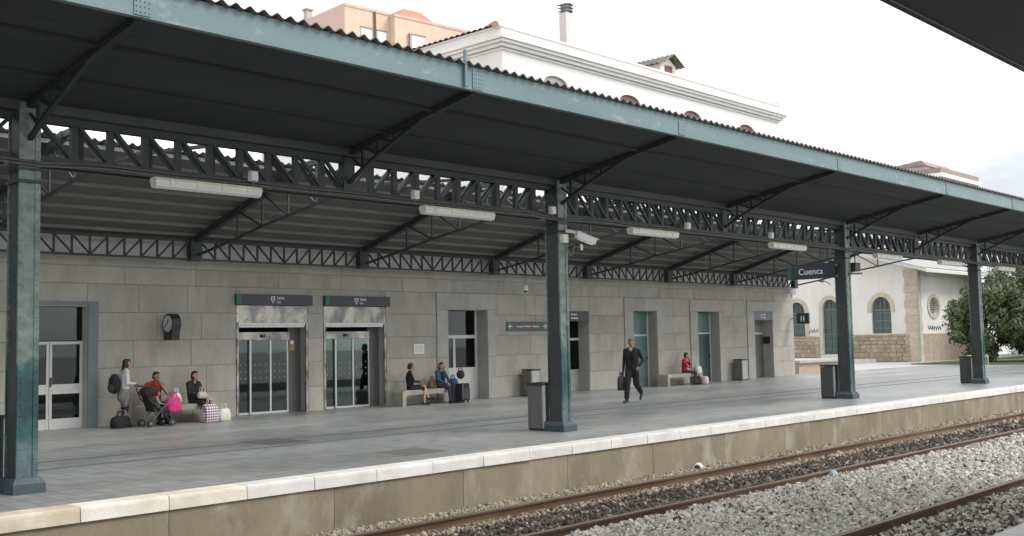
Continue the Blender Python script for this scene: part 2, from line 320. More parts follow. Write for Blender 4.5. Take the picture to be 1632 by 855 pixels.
def text(name, body, size, mat, parent, loc, rot, align='CENTER', ext=.003):
    cu = bpy.data.curves.new(name, 'FONT'); cu.body = body; cu.size = size; cu.align_x = align; cu.align_y = 'CENTER'; cu.extrude = ext; cu.resolution_u = 3
    o = bpy.data.objects.new(name, cu); COL.objects.link(o); dg = bpy.context.evaluated_depsgraph_get(); me = bpy.data.meshes.new_from_object(o.evaluated_get(dg)); bpy.data.objects.remove(o); me.materials.clear(); me.materials.append(mat); o = bpy.data.objects.new(name, me); COL.objects.link(o); o.parent = parent; o.location = loc; o.rotation_euler = rot; return o
def holed(outer, holes, axis, a, b, name, mat, parent=None):   # plate with holes, polygons in 2-D, extruded along axis from a to b
    bm = bmesh.new()
    def mk(u, v, w): return {'x': (w, u, v), 'y': (u, w, v), 'z': (u, v, w)}[axis]
    es = []
    for poly in [outer]+holes:
        vs = [bm.verts.new(mk(u, v, a)) for u, v in poly]
        es += [bm.edges.new((vs[i], vs[(i+1) % len(vs)])) for i in range(len(vs))]
    bmesh.ops.triangle_fill(bm, edges=es, use_beauty=True)
    r = bmesh.ops.extrude_face_region(bm, geom=bm.faces[:])
    d = Vector(mk(0, 0, b-a)) if axis != 'z' else Vector((0, 0, b-a))
    bmesh.ops.translate(bm, verts=[e for e in r['geom'] if isinstance(e, bmesh.types.BMVert)], vec=d)
    bmesh.ops.recalc_face_normals(bm, faces=bm.faces)
    me = bpy.data.meshes.new(name); bm.to_mesh(me); bm.free(); me.materials.append(mat)
    return obj(name, me, parent)
def arch(x0, x1, z0, zs, n=10, top=None):      # outline of an arched opening
    r = (x1-x0)/2; cx = (x0+x1)/2; h = r if top is None else top-zs
    return [(x0, z0), (x1, z0)]+[(cx+r*math.cos(math.pi*k/n), zs+h*math.sin(math.pi*k/n)) for k in range(n+1)]
#__PART2__
# ================================================================== SETTING: ground, platforms, tracks
YE, YW = 11.90, 23.666
struct('ground', MB().box(-400, 900, -400, 900, -1.6, -1.10), M_concrete)
struct('station_forecourt', MB().box(-60, 240, 23.75, 160, -1.1, -.004), M_concrete)
# ballast bed
gx = np.concatenate([np.arange(-12, 40, .3), np.arange(40, 150, 1.5)]); gy = np.arange(3.35, 12.05, .15)
hz = rng.normal(0, .012, (len(gx), len(gy)))
mb = MB(); vs = []; fs = []
for i, x in enumerate(gx):
    for j, y in enumerate(gy):
        dip = -.02 if 9.6 < y < 11.25 else 0
        rise = .085*min(1, max(0, (y-11.36)/.25)); vs.append((x, y, -.875+dip+rise+hz[i, j]))
ny = len(gy)
for i in range(len(gx)-1):
    for j in range(ny-1): fs.append((i*ny+j, (i+1)*ny+j, (i+1)*ny+j+1, i*ny+j+1))
mids = [1 if 9.62 < gy[j]+.07 < 11.2 else 0 for i in range(len(gx)-1) for j in range(ny-1)]
mb.v = vs; mb.f = fs; mb.m = mids
struct('track_bed', mb, [M_ballast, M_dirt], smooth=True)

def stone_tree(name, mat, radius, seed):
    g = bpy.data.node_groups.new(name, 'GeometryNodeTree')
    g.interface.new_socket('Geometry', in_out='INPUT', socket_type='NodeSocketGeometry'); g.interface.new_socket('Geometry', in_out='OUTPUT', socket_type='NodeSocketGeometry')
    n = g.nodes; l = g.links; gi = n.new('NodeGroupInput'); go = n.new('NodeGroupOutput')
    ico = n.new('GeometryNodeMeshIcoSphere'); ico.inputs['Radius'].default_value = radius; ico.inputs['Subdivisions'].default_value = 1
    sp = n.new('GeometryNodeSetPosition'); rv = n.new('FunctionNodeRandomValue'); rv.data_type = 'FLOAT_VECTOR'
    rv.inputs['Min'].default_value = (-radius*.38,)*3; rv.inputs['Max'].default_value = (radius*.38,)*3; rv.inputs['Seed'].default_value = seed
    l.new(ico.outputs['Mesh'], sp.inputs['Geometry']); l.new(rv.outputs[0], sp.inputs['Offset'])
    sm = n.new('GeometryNodeSetMaterial'); sm.inputs['Material'].default_value = mat; l.new(sp.outputs['Geometry'], sm.inputs['Geometry'])
    io = n.new('GeometryNodeInstanceOnPoints'); l.new(gi.outputs[0], io.inputs['Points']); l.new(sm.outputs['Geometry'], io.inputs['Instance'])
    rr = n.new('FunctionNodeRandomValue'); rr.data_type = 'FLOAT_VECTOR'; rr.inputs['Max'].default_value = (6.28, 6.28, 6.28); rr.inputs['Seed'].default_value = seed+1
    l.new(rr.outputs[0], io.inputs['Rotation'])
    rs = n.new('FunctionNodeRandomValue'); rs.data_type = 'FLOAT_VECTOR'; rs.inputs['Min'].default_value = (.6, .6, .5); rs.inputs['Max'].default_value = (1.35, 1.25, 1.0); rs.inputs['Seed'].default_value = seed+2
    na = n.new('GeometryNodeInputNamedAttribute'); na.data_type = 'FLOAT'; na.inputs['Name'].default_value = 'size'
    vm = n.new('ShaderNodeVectorMath'); vm.operation = 'SCALE'; l.new(rs.outputs[0], vm.inputs[0]); l.new(na.outputs[0], vm.inputs['Scale']); l.new(vm.outputs[0], io.inputs['Scale'])
    l.new(io.outputs['Instances'], go.inputs[0]); return g
def stones(name, label, mat, bands, radius, seed):
    P = []; S = []
    for y0, y1, dens, z in bands:
        for x0, x1, fac, sz in ((4, 13, 1, 1), (13, 20, .8, 1.08), (20, 30, .5, 1.3), (30, 48, .26, 1.7), (48, 90, .1, 2.4)):
            k = int(dens*fac*(y1-y0)*(x1-x0))
            P.append(np.stack([rng.uniform(x0, x1, k), rng.uniform(y0, y1, k), z+rng.uniform(-.012, .03, k)], 1)); S.append(rng.uniform(.6, 1.35, k)*sz)
    P = np.concatenate(P); S = np.concatenate(S)
    me = bpy.data.meshes.new(name); me.vertices.add(len(P)); me.vertices.foreach_set('co', P.ravel().astype(np.float32))
    a = me.attributes.new('size', 'FLOAT', 'POINT'); a.data.foreach_set('value', S.astype(np.float32)); me.materials.append(mat); me.update()
    o = obj(name, me); tag(o, label, 'gravel', kind='stuff')
    md = o.modifiers.new('stones', 'NODES'); md.node_group = stone_tree(name, mat, radius, seed)
stones('ballast_gravel', 'pale grey ballast stones spread between the two railway tracks', M_rock, [(6.45, 9.43, 560, -.855), (4.75, 6.3, 260, -.865), (3.5, 4.6, 300, -.865)], .040, 3)
stones('tan_gravel', 'tan and grey ballast stones along the foot of the platform wall', M_rocktan, [(11.40, 11.90, 640, -.785), (11.0, 11.27, 380, -.885), (9.6, 10.95, 45, -.897)], .032, 11)
stones('oily_gravel', 'dark oil-stained stones between the rails of the track beside the platform', M_rockdark, [(9.6, 11.2, 150, -.895), (4.75, 6.3, 380, -.865), (6.5, 9.4, 70, -.85)], .032, 21)

# rails
def rail_mb(y):
    h = .0
    prof = [(-.07, -.155), (.07, -.155), (.07, -.14), (.012, -.12), (.012, -.045), (.036, -.035), (.036, -.006), (.028, 0), (-.028, 0), (-.036, -.006), (-.036, -.035), (-.012, -.045), (-.012, -.12), (-.07, -.14)]
    m = MB(); n = len(prof)
    vs = [(x, y+u, -.72+v) for x in (-12, 150) for u, v in prof]
    fs = [(i, (i+1) % n, n+(i+1) % n, n+i) for i in range(n)]; mi = [0]*n
    for i in (6, 7, 8): mi[i] = 1
    m.v = vs; m.f = fs; m.m = mi; return m
for y, lab in ((11.32, 'rusty steel rail running closest along the far platform wall'), (9.49, 'rusty brown rail bordering the pale ballast, track beside the platform'),
               (6.37, 'dark rusty rail crossing the lower right corner beyond the pale ballast'), (4.62, 'dark steel rail nearest the camera platform edge')):
    o = rail_mb(y).build('rail', [M_rust, M_railtop]); tag(o, lab, 'rail', 'railway rails')

# far platform: body, retaining wall, paving, kerbstones
struct('platform_body', MB().box(-35, 75, YE+.09, 23.75, -1.1, -.006), M_concrete)
struct('platform_wall', MB().box(-35, 150, YE+.055, YE+.085, -1.1, -.175), M_mortar)
pw = bpy.data.objects.new('platform_wall_face', None); COL.objects.link(pw); pw['kind'] = 'structure'; pw['world_mode'] = 1; pw.location = (20, YE, -.6)
x = -8.0
while x < 120:
    w = 2.45 if x < 45 else 6.0
    MB().cbox(x+.002, x+w-.002, YE+.03+random.uniform(0, .004), YE+.06, -1.1, -.178, .006).build('cast_panel', M_platwall, pw); x += w
struct('platform_paving', MB().box(-35, 75, YE+.36, YW+.55, -.05, 0), M_pave)
pk = bpy.data.objects.new('platform_kerb', None); COL.objects.link(pk); pk['kind'] = 'structure'; pk['world_mode'] = 1; pk.location = (20, YE, 0)
x = 0.30; first = True
while x < 75:
    w = 1.065+random.uniform(-.02, .02); dz = random.uniform(-.006, .003)
    r_ = .03
    prof = [(YE+.35, -.17), (YE+random.uniform(-.006, .006), -.17), (YE+.004, -r_-.01), (YE+.01, -.012), (YE+.03, dz*.3), (YE+.35, .001)]
    MB().prism([(u, v) for u, v in prof], 'x', x+.006, x+w-.006).build('kerbstone', M_kerbtan if x < 5.0 else M_kerbmid if x < 7.2 else M_kerb, pk); x += w
struct('far_platform_extension', MB().box(75, 150, YE+.09, 23.75, -1.1, -.02), M_concrete)
# dark worn bands and patched squares in the paving
for (x0, x1, y0, y1, lab) in ((11.3, 12.2, 12.86, 13.74, 'dark square paving patch near the platform edge between two columns'), (11.18, 12.07, 16.38, 17.46, 'brownish square paving patch farther back in front of the glass doors')):
    cv = thing('paving_patch', lab, 'paving patch', ((x0+x1)/2, (y0+y1)/2, 0), 0, 'paving patches', world=True)
    k = 3
    for i in range(k):
        for j in range(k):
            MB().box(x0+(x1-x0)*i/k+.004, x0+(x1-x0)*(i+1)/k-.004, y0+(y1-y0)*j/k+.004, y0+(y1-y0)*(j+1)/k-.004, -.02, .004).build('slab', M_cover, cv)
for (y0, y1) in ((16.0, 16.16), (17.05, 17.25)):
    o = MB().box(-20, 75, y0, y1, -.02, .003).build('drain_strip', pm('drain_strip', (.135, .138, .135), (.165, .168, .165), 3, .6)); o['kind'] = 'structure'

# near platform with its canopy edge
struct('near_platform', MB().box(-35, 60, -9, 3.44, -1.1, -.012), M_concrete)
nk = bpy.data.objects.new('near_platform_kerb', None); COL.objects.link(nk); nk['kind'] = 'structure'; nk['world_mode'] = 1; nk.location = (10, 3.44, 0)
x = -3.0
while x < 22:
    MB().box(x+.005, x+1.06, 3.10, 3.46, -.17, .002).build('kerbstone', M_kerb, nk); x += 1.07
# ================================================================== PLATFORM CANOPY
XCOL = [5.523, 15.85, 28.05, 37.98, 48.5]          # near corners of the column bases
XC = [x+.20 for x in XCOL]
YG = 13.80; ZB, ZT = 4.14, 4.83                    # main girder
YF, ZF0, ZF1 = 10.78, 5.35, 5.69                   # fascia
XA, XB = -30.0, 62.0; XR_END = 43.4                 # canopy extent, end of rear roof
can = thing('platform_canopy', 'long dark green riveted steel canopy over the far platform', 'canopy', (20, 13.8, 0), 0, world=True)
def dome(m, x, y, z, r, ax):      # a small rivet head
    o = []; fs = []
    for i in range(6):
        t = 2*math.pi*i/6; a, b = r*math.cos(t), r*math.sin(t)
        o.append({'y': (x+a, y, z+b), 'x': (x, y+a, z+b)}[ax])
    o.append((x, y-r*.7, z) if ax == 'y' else (x-r*.7, y, z))
    m.add(o, [(i, (i+1) % 6, 6) for i in range(6)])
def column(xn):
    x0, x1, y0, y1 = xn+.065, xn+.335, 13.62, 13.96
    m = MB()       # built-up box section with projecting flange plates front and back
    m.box(x0+.02, x1-.02, y0+.015, y1-.015, .16, ZT)
    m.box(x0, x1, y0, y0+.015, .16, ZT); m.box(x0, x1, y1-.015, y1, .16, ZT)
    for k, (a, b) in enumerate(((.16, 1.42), (1.42, ZT))): pass
    sh = bpy.data.objects.new('column', None); COL.objects.link(sh); sh.parent = can; sh.location = Vector((xn+.2, 13.79, 0))-Vector(can.location); sh['cw'] = 1
    off = -Vector((xn+.2, 13.79, 0))
    def pc(name, mb_, mat): o = mb_.build(name, mat, sh, off); return o
    zs = 1.75+random.uniform(-.25, .25)
    lo = MB(); fl_ = MB()
    a, b = .15, ZT+.05
    lo.box(x0+.02, x1-.02, y0+.016, y1-.016, a, b); fl_.box(x0, x1, y0, y0+.016, a, b); fl_.box(x0, x1, y1-.016, y1, a, b)
    for xx in (x0+.003, x1-.068): fl_.box(xx, xx+.065, y0-.012, y0-.001, a, b)
    pc('web', lo, M_colweb); pc('flange', fl_, M_colpaint)
    b = MB(); b.box(xn, xn+.40, 13.53, 14.03, 0, .12)
    vs = [(xn, 13.53, .12), (xn+.4, 13.53, .12), (xn+.4, 14.03, .12), (xn, 14.03, .12), (x0-.02, y0-.03, .19), (x1+.02, y0-.03, .19), (x1+.02, y1+.03, .19), (x0-.02, y1+.03, .19)]
    b.add(vs, [(0, 1, 5, 4), (1, 2, 6, 5), (2, 3, 7, 6), (3, 0, 4, 7), (4, 5, 6, 7)])
    pc('base', b, M_colbase)
    rv = MB(); z = .28
    while z < ZT:
        for xx in (x0+.036, x1-.036): dome(rv, xx, y0-.012, z, .017, 'y')
        for yy in (y0+.03, y1-.03): dome(rv, x0+.02, yy, z, .015, 'x')
        z += .135
    o = pc('rivets', rv, M_colpaint); o['kind'] = 'stuff'
    cl = MB(); cl.box(x0-.03, x1+.03, y0-.035, y1+.03, 3.86, 3.90); cl.box(x0-.03, x1+.03, y0-.03, y1+.03, 4.02, 4.05)
    pc('collar', cl, M_steel_grn)
for xn in XCOL: column(xn)

# fascia plates with splice plates and rivets
fx = [XA]
cx_ = [-25.4, -15.1, -4.8]+XC; bay = []
for i in range(len(cx_)-1): bay += [cx_[i], (cx_[i]+cx_[i+1])/2]
bay += [cx_[-1], 55]
def fascia_plate(a, b):
    m = MB(); m.box(a, b, YF, YF+.014, ZF0, ZF1); m.box(a, b, YF+.014, YF+.09, ZF0, ZF0+.014); m.box(a, b, YF+.014, YF+.08, ZF1-.014, ZF1)
    f = m.build('fascia_plate', M_fascia, can)
    r = MB(); x = a+.06
    while x < b-.03:
        dome(r, x, YF, ZF1-.035, .008, 'y'); dome(r, x+.05, YF, ZF0+.03, .007, 'y'); x += .11 if x < 30 else .22
    o = r.build('rivets', M_fascia, f, (0, 0, 0)); o['kind'] = 'stuff'
ed = [XA]+[b for b in bay if b > XA+.5]+[XB]
for a, b in zip(ed[:-1], ed[1:]):
    fascia_plate(a+.002, b-.002)
    sp = MB().box(b-.10, b+.10, YF-.012, YF-.0, ZF0+.02, ZF1-.02).build('splice_plate', M_fascia, can)
    r = MB()
    for i in range(4):
        for j in range(5): dome(r, b-.075+.05*i, YF-.012, ZF0+.05+j*.06, .010, 'y')
    o = r.build('rivets', M_steel_grn, sp, (0, 0, 0)); o['kind'] = 'stuff'
MB().box(10.60, 10.64, YF-.05, YF-.013, 5.37, 5.90).build('fascia_post', M_fascia, can)

# corrugated front roof and its boarded soffit
def corrugated(name, xa, xb, yz0, yz1, per, amp, th, mat):
    n = int((xb-xa)/per*6); xs = np.linspace(xa, xb, n+1); m = MB(); vs = []; fs = []
    for k, dz in ((0, 0), (1, -th)):
        for x in xs:
            w = amp*math.cos(2*math.pi*(x-xa)/per)
            w = w if w > 0 else w*.7
            for (y, z) in (yz0, yz1): vs.append((x, y, z+w+dz))
    N2 = 2*(n+1)
    for i in range(n):
        a = 2*i; fs.append((a, a+2, a+3, a+1)); b = N2+a; fs.append((b, b+1, b+3, b+2)); fs.append((a, N2+a, N2+a+2, a+2)); fs.append((a+1, a+3, N2+a+3, N2+a+1))
    m.v = vs; m.f = fs; m.m = [0]*len(fs); o = m.build(name, mat, can, smooth=False); return o
corrugated('roof_sheet', XA, XB, (YF-.07, ZF1+.03), (YG+.18, ZT+.33), .19, .033, .012, M_corr)
def soff(y): return ZF0+.06+(4.88-(ZF0+.06))*(y-YF-.02)/(YG-YF-.02)
ys = [YF+.02+k*(YG-YF-.02)/5 for k in range(6)]
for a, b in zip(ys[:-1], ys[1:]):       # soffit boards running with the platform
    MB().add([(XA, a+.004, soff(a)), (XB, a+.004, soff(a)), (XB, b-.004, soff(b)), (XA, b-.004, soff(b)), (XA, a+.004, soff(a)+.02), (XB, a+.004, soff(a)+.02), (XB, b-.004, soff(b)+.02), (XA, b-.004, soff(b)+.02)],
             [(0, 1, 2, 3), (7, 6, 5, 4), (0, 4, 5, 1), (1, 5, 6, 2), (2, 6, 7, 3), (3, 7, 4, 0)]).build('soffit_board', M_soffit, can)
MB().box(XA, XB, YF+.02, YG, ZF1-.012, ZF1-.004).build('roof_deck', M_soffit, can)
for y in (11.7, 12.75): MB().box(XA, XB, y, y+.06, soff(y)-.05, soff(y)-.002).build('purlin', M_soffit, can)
# front brackets under the soffit, one at every column and one mid bay
M_bracket = pm('bracket_shaded', (.022, .026, .030), (.028, .032, .037), 2, .7)  # near-black colour puts the shade under the soffit into the steel
def front_bracket(xc, straight=False):
    br = bpy.data.objects.new('bracket', None); COL.objects.link(br); br.parent = can; br.location = Vector((xc, YG, 4.8))-Vector(can.location)
    off = -Vector((xc, YG, 4.8))
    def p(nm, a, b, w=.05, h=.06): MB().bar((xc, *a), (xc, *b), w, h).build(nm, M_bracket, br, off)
    tp = lambda y: soff(y)-.05
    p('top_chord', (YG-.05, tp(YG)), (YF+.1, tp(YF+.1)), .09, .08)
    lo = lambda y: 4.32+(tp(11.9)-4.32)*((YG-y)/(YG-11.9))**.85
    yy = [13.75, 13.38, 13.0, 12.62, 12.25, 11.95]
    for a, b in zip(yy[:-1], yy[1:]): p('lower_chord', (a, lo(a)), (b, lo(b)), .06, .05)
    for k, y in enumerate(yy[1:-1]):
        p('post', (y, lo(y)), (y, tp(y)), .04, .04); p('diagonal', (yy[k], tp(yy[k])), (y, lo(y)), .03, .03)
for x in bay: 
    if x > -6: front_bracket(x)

MB().box(XA, XB, YG-.16, YG-.095, ZT-.045, 4.955).build('trim_board', pm('trim_board', (.07, .075, .078), (.055, .06, .062), 1.2, .6), can)
# main lattice girder between columns
vm = MB().box(-.044, .044, -.035, .035, ZB+.05, ZT-.05).mesh('vertical_bar', M_steel_grn)
def girder(a, b):
    g = bpy.data.objects.new('girder', None); COL.objects.link(g); g.parent = can; g.location = Vector((a, YG, ZB))-Vector(can.location)
    off = -Vector((a, YG, ZB))
    m = MB(); m.box(a, b, YG-.09, YG+.09, ZT-.05, ZT); m.box(a, b, YG-.06, YG-.045, ZT-.15, ZT-.05); m.box(a, b, YG+.045, YG+.06, ZT-.15, ZT-.05); m.build('top_chord', M_steel_grn, g, off)
    m = MB(); m.box(a, b, YG-.09, YG+.09, ZB, ZB+.035); m.box(a, b, YG-.06, YG-.045, ZB+.035, ZB+.11); m.box(a, b, YG+.045, YG+.06, ZB+.035, ZB+.11); m.build('bottom_chord', M_steel_grn, g, off)
    n = max(2, round((b-a)/.505)); st = (b-a)/n
    for i in range(1, n): o = obj('vertical_bar', vm, g, Vector((a+i*st, YG, 0))+off)
    dl = {}
    for sgn in (1, -1):
        dl[sgn] = MB().bar((0 if sgn > 0 else st, 0, ZT-.08), (st if sgn > 0 else 0, 0, ZB+.07), .045, .055, upv=(0, 1, 0)).mesh('diagonal_bar', M_steel_grn)
    for i in range(n):
        sgn = 1 if i < n/2 else -1
        obj('diagonal_bar', dl[sgn], g, Vector((a+i*st, YG-.025, 0))+off)
    # arched stiffener under the bottom chord at each column end
    for xs, d in ((a, 1), (b, -1)):
        pts = [(xs+d*t, YG, ZB-.22+.20*math.sin(t/1.1*math.pi/2)) for t in np.linspace(.05, 1.1, 7)]
        for p_, q_ in zip(pts[:-1], pts[1:]): pass
    m = MB(); m.box(a, b, YG+.27, YG+.36, ZT-.06, ZT-.01); m.box(a, b, YG+.27, YG+.36, ZB+.0, ZB+.05); m.build('back_chord', M_steel_grn, g, off)
    for i in range(1, n, 2): obj('back_post', vm, g, Vector((a+(i+.45)*st, YG+.315, 0))+off)
    for i in range(0, n-1): obj('back_diagonal', dl[1 if i < n/2-.5 else -1], g, Vector((a+(i+.35)*st, YG+.30, 0))+off)
    mid = (a+b)/2
    MB().box(mid-.11, mid+.11, YG-.075, YG+.075, ZB+.04, ZT-.04).build('gusset_plate', M_steel_grn, g, off)
ge = [-4.8+.14]
girder(-4.66, XC[0]-.14)
for i in range(len(XC)-1): girder(XC[i]+.14, XC[i+1]-.14)
girder(XC[-1]+.14, XB)

# rear roof over the station front: wall lattice beam, rafters, sheets, purlins
YB = 23.36; ZB2, ZT2 = 3.86, 4.36
ze = lambda y: 4.47+(23.45-y)*.285       # underside of the rear roof
posts = [3.0, 8.55, 13.78, 18.95, 24.2, 28.8, 33.6, 38.2, 43.2]
vm2 = MB().box(-.02, .02, -.02, .02, ZB2+.03, ZT2-.03).mesh('vertical_bar', M_steel_grn)
for a, b in zip(posts[:-1], posts[1:]):
    a_, b_ = a+.16, b-.16
    g = bpy.data.objects.new('wall_beam', None); COL.objects.link(g); g.parent = can; g.location = Vector((a, YB, ZB2))-Vector(can.location); off = -Vector((a, YB, ZB2))
    MB().box(a_, b_, YB-.06, YB+.06, ZT2-.06, ZT2).build('top_chord', M_steel_grn, g, off); MB().box(a_, b_, YB-.06, YB+.06, ZB2, ZB2+.04).build('bottom_chord', M_steel_grn, g, off)
    n = round((b_-a_)/.42); st = (b_-a_)/n
    for i in range(1, n): obj('vertical_bar', vm2, g, Vector((a_+i*st, YB, 0))+off)
    dl = {sg: MB().bar((0 if sg > 0 else st, 0, ZT2-.05), (st if sg > 0 else 0, 0, ZB2+.03), .03, .05, upv=(0, 1, 0)).mesh('diagonal_bar', M_steel_grn) for sg in (1, -1)}
    for i in range(n): obj('diagonal_bar', dl[1 if i < n/2 else -1], g, Vector((a_+i*st, YB-.022, 0))+off)
for x in posts:
    MB().box(x-.15, x+.15, YB-.10, YB+.10, ZB2-.02, ZT2+.02).build('bearing_block', M_steel_grn, can)
def rafter(x):
    g = bpy.data.objects.new('rafter', None); COL.objects.link(g); g.parent = can; g.location = Vector((x, YB, ZT2))-Vector(can.location); off = -Vector((x, YB, ZT2))
    def p(nm, a, b, w=.05, h=.05): MB().bar((x, *a), (x, *b), w, h).build(nm, M_steel_grn, g, off)
    top = [(23.3, ze(23.3)-.16), (18.9, ze(18.9)-.16), (18.3, ze(18.9)-.13), (13.9, 5.0)]
    p('top_chord', top[0], top[1], .13, .15); p('top_chord', top[1], top[2], .10, .12); p('top_chord', top[2], top[3], .06, .07)
    low = [(23.2, 3.98), (22.4, 4.10), (21.5, 4.25), (20.5, 4.44), (19.5, 4.58), (18.5, 4.74), (17.4, 4.86), (16.2, 4.90), (13.9, 4.72)]
    for a, b in zip(low[:-1], low[1:]): p('lower_chord', a, b, .05, .055)
    tz = lambda y: ze(y)-.14 if y > 18.9 else ze(18.9)-.1+(5.0-ze(18.9)+.1)*(18.3-y)/(18.3-13.9)
    for k in (2, 3, 4, 5): p('post', low[k], (low[k][0], tz(low[k][0])), .035, .035)
    for k in (2, 3, 4): p('diagonal', (low[k][0], tz(low[k][0])), low[k+1], .035, .035)
    p('diagonal', (18.5, tz(18.5)), (17.4, 4.86), .035, .035)
for x in posts[0:]+[(a+b)/2 for a, b in zip(posts[:-1], posts[1:])][:0]: rafter(x)
YR0, YR1 = 19.45, 24.2
corrugated('rear_roof_sheet', XA, XR_END, (YR0-.1, ze(YR0-.1)+.05), (YR1, ze(YR1)+.05), .19, .03, .012, M_corr)
for k, y in enumerate(np.linspace(YR0, 23.3, 8)):
    MB().box(XA, XR_END, y, y+.06, ze(y)-.075, ze(y)-.0).build('purlin', M_purlin, can)
yl = np.linspace(YR0+.05, 24.15, 9)
for a, b in zip(yl[:-1], yl[1:]):
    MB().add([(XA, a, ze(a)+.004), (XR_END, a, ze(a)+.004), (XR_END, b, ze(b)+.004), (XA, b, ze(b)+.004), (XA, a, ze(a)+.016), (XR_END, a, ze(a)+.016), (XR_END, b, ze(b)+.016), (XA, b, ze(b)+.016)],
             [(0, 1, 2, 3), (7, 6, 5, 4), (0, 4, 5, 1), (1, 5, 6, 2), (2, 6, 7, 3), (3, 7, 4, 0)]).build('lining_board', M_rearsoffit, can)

# near canopy, edge at upper right; unseen rest sized to shade the far wall
column(-5.0)
nc = thing('near_canopy', 'dark canopy edge of the near platform crossing the upper right corner', 'canopy', (10, 4.8, 0), 0, world=True)
MB().box(-45, 22, 4.86, 4.875, 5.35, 5.69).build('fascia_plate', M_steel_grn, nc)
for k in range(9):
    a, b = -6.9+k*1.305, -6.9+(k+1)*1.305
    sl = lambda y: 5.40-.16*(4.84-y) if y > 1.6 else 4.88+.12*(1.6-y)
    MB().add([(-45, a+.004, sl(a)), (22, a+.004, sl(a)), (22, b-.004, sl(b)), (-45, b-.004, sl(b)), (-45, a+.004, sl(a)+.03), (22, a+.004, sl(a)+.03), (22, b-.004, sl(b)+.03), (-45, b-.004, sl(b)+.03)],
             [(0, 1, 2, 3), (7, 6, 5, 4), (0, 4, 5, 1), (1, 5, 6, 2), (2, 6, 7, 3), (3, 7, 4, 0)]).build('soffit_board', M_soffit, nc)
# ================================================================== STATION BUILDING
st = thing('station_building', 'grey stone station building with a white upper storey behind the platform', 'building', (25, YW, 0), 0, world=True)
# openings: x0, x1, z-top, jamb surround left, right (or None)
OPEN = [(9.72, 11.27, 2.74, 0, 0), (15.12, 17.33, 3.07, 0, 0), (17.83, 20.04, 3.07, 0, 0), (22.44, 24.135, 2.75, .46, .34), (27.75, 29.19, 2.75, 0, 0),
        (31.71, 33.18, 2.78, .52, .44), (35.91, 37.44, 2.79, .52, .40), (40.16, 41.66, 2.81, .55, .40)]
XW0, XW1 = -30.0, 43.38
core = MB(); xs = [XW0]+[v for o_ in OPEN for v in o_[:2]]+[XW1]
for a, b in zip(xs[0::2], xs[1::2]): core.box(a, b, YW+.022, YW+.56, -.05, 3.66)
for o_ in OPEN: core.box(o_[0], o_[1], YW+.022, YW+.56, o_[2], 3.66)
core.build('wall_core', M_mortar, st)
MB().box(XW0, XW1, YW+.03, YW+.56, 3.86, 4.36).build('plaster_band', M_plaster, st)
# reveals lined with stone
for o_ in OPEN:
    m = MB(); m.box(o_[0], o_[0]+.012, YW+.02, YW+.55, 0, o_[2]-.012); m.box(o_[1]-.012, o_[1], YW+.02, YW+.55, 0, o_[2]-.012); m.box(o_[0], o_[1], YW+.02, YW+.55, o_[2]-.012, o_[2]); m.build('door_reveal', M_surround, st)
# ashlar blocks, course by course
COURSE = [0, .66, 1.324, 1.95, 2.60, 3.255, 3.66]
rngb = random.Random(3)
for ci, (z0, z1) in enumerate(zip(COURSE[:-1], COURSE[1:])):
    holes = []
    for (a, b, zt, sl_, sr_) in OPEN:
        if sl_ and z0 < 3.2: holes.append((a-sl_, b+sr_, 9))
        elif z0 < zt-.05: holes.append((a, b, zt))
    free = [XW0+8]; segs = []
    cur = 3.0
    for a, b, zt in sorted(holes): segs.append((cur, a)); cur = b
    segs.append((cur, XW1))
    for a, b in segs:
        ln = b-a
        if ln < .08: continue
        n = max(1, round(ln/(1.45 if ci < 5 else 2.1))); w = ln/n
        cuts = [a]+[a+w*(i+(.28 if ci % 2 else -.06)+rngb.uniform(-.12, .12)) for i in range(1, n)]+[b]
        for p_, q_ in zip(cuts[:-1], cuts[1:]):
            pr = rngb.uniform(-.004, .004)
            MB().cbox(p_+.003, q_-.003, YW+pr, YW+.05, z0+.003, z1-.003, .007).build('ashlar_block', M_ashlar, st)
    for (a, b, zt, sl_, sr_) in OPEN:       # the course pieces left above a plain opening
        if not sl_ and z0 < zt-.05 < zt and z1 > zt+.05: MB().cbox(a+.003, b-.003, YW, YW+.05, zt, z1-.003, .007).build('ashlar_block', M_ashlar, st)
for (a, b, zt, sl_, sr_) in OPEN:
    if sl_:
        for zz0, zz1 in ((0, 1.3), (1.3, zt)):
            MB().cbox(a-sl_, a, YW-.045, YW+.05, zz0+.003, zz1-.003, .008).build('jamb_stone', M_surround, st); MB().cbox(b, b+sr_, YW-.045, YW+.05, zz0+.003, zz1-.003, .008).build('jamb_stone', M_surround, st)
        mid = (a+b)/2
        MB().cbox(a-sl_, mid-.003, YW-.045, YW+.05, zt, 3.25, .008).build('lintel_stone', M_surround, st); MB().cbox(mid, b+sr_, YW-.045, YW+.05, zt, 3.25, .008).build('lintel_stone', M_surround, st)
x = 3.0
while x < XW1-.1:
    w = min(2.2, XW1+.10-x); MB().prism([(YW-.03, 3.66), (YW-.06, 3.72), (YW-.06, 3.80), (YW-.09, 3.83), (YW-.09, 3.858), (YW+.3, 3.858), (YW+.3, 3.66)], 'x', x+.003, x+w-.003).build('cornice_stone', M_ashlar, st); x += w
# end pier of the wall with a bracket cap
MB().cbox(43.385, 43.75, YW+.10, YW+.5, 0, 3.66, .01).build('end_pier', M_surround, st)
MB().box(43.3, 43.85, YW-.02, YW+.6, 3.60, 3.85).build('pier_cap', M_surround, st)
MB().box(43.38, 43.75, YW+.5, 40, 0, 4.6).build('end_wall', M_plaster, st)
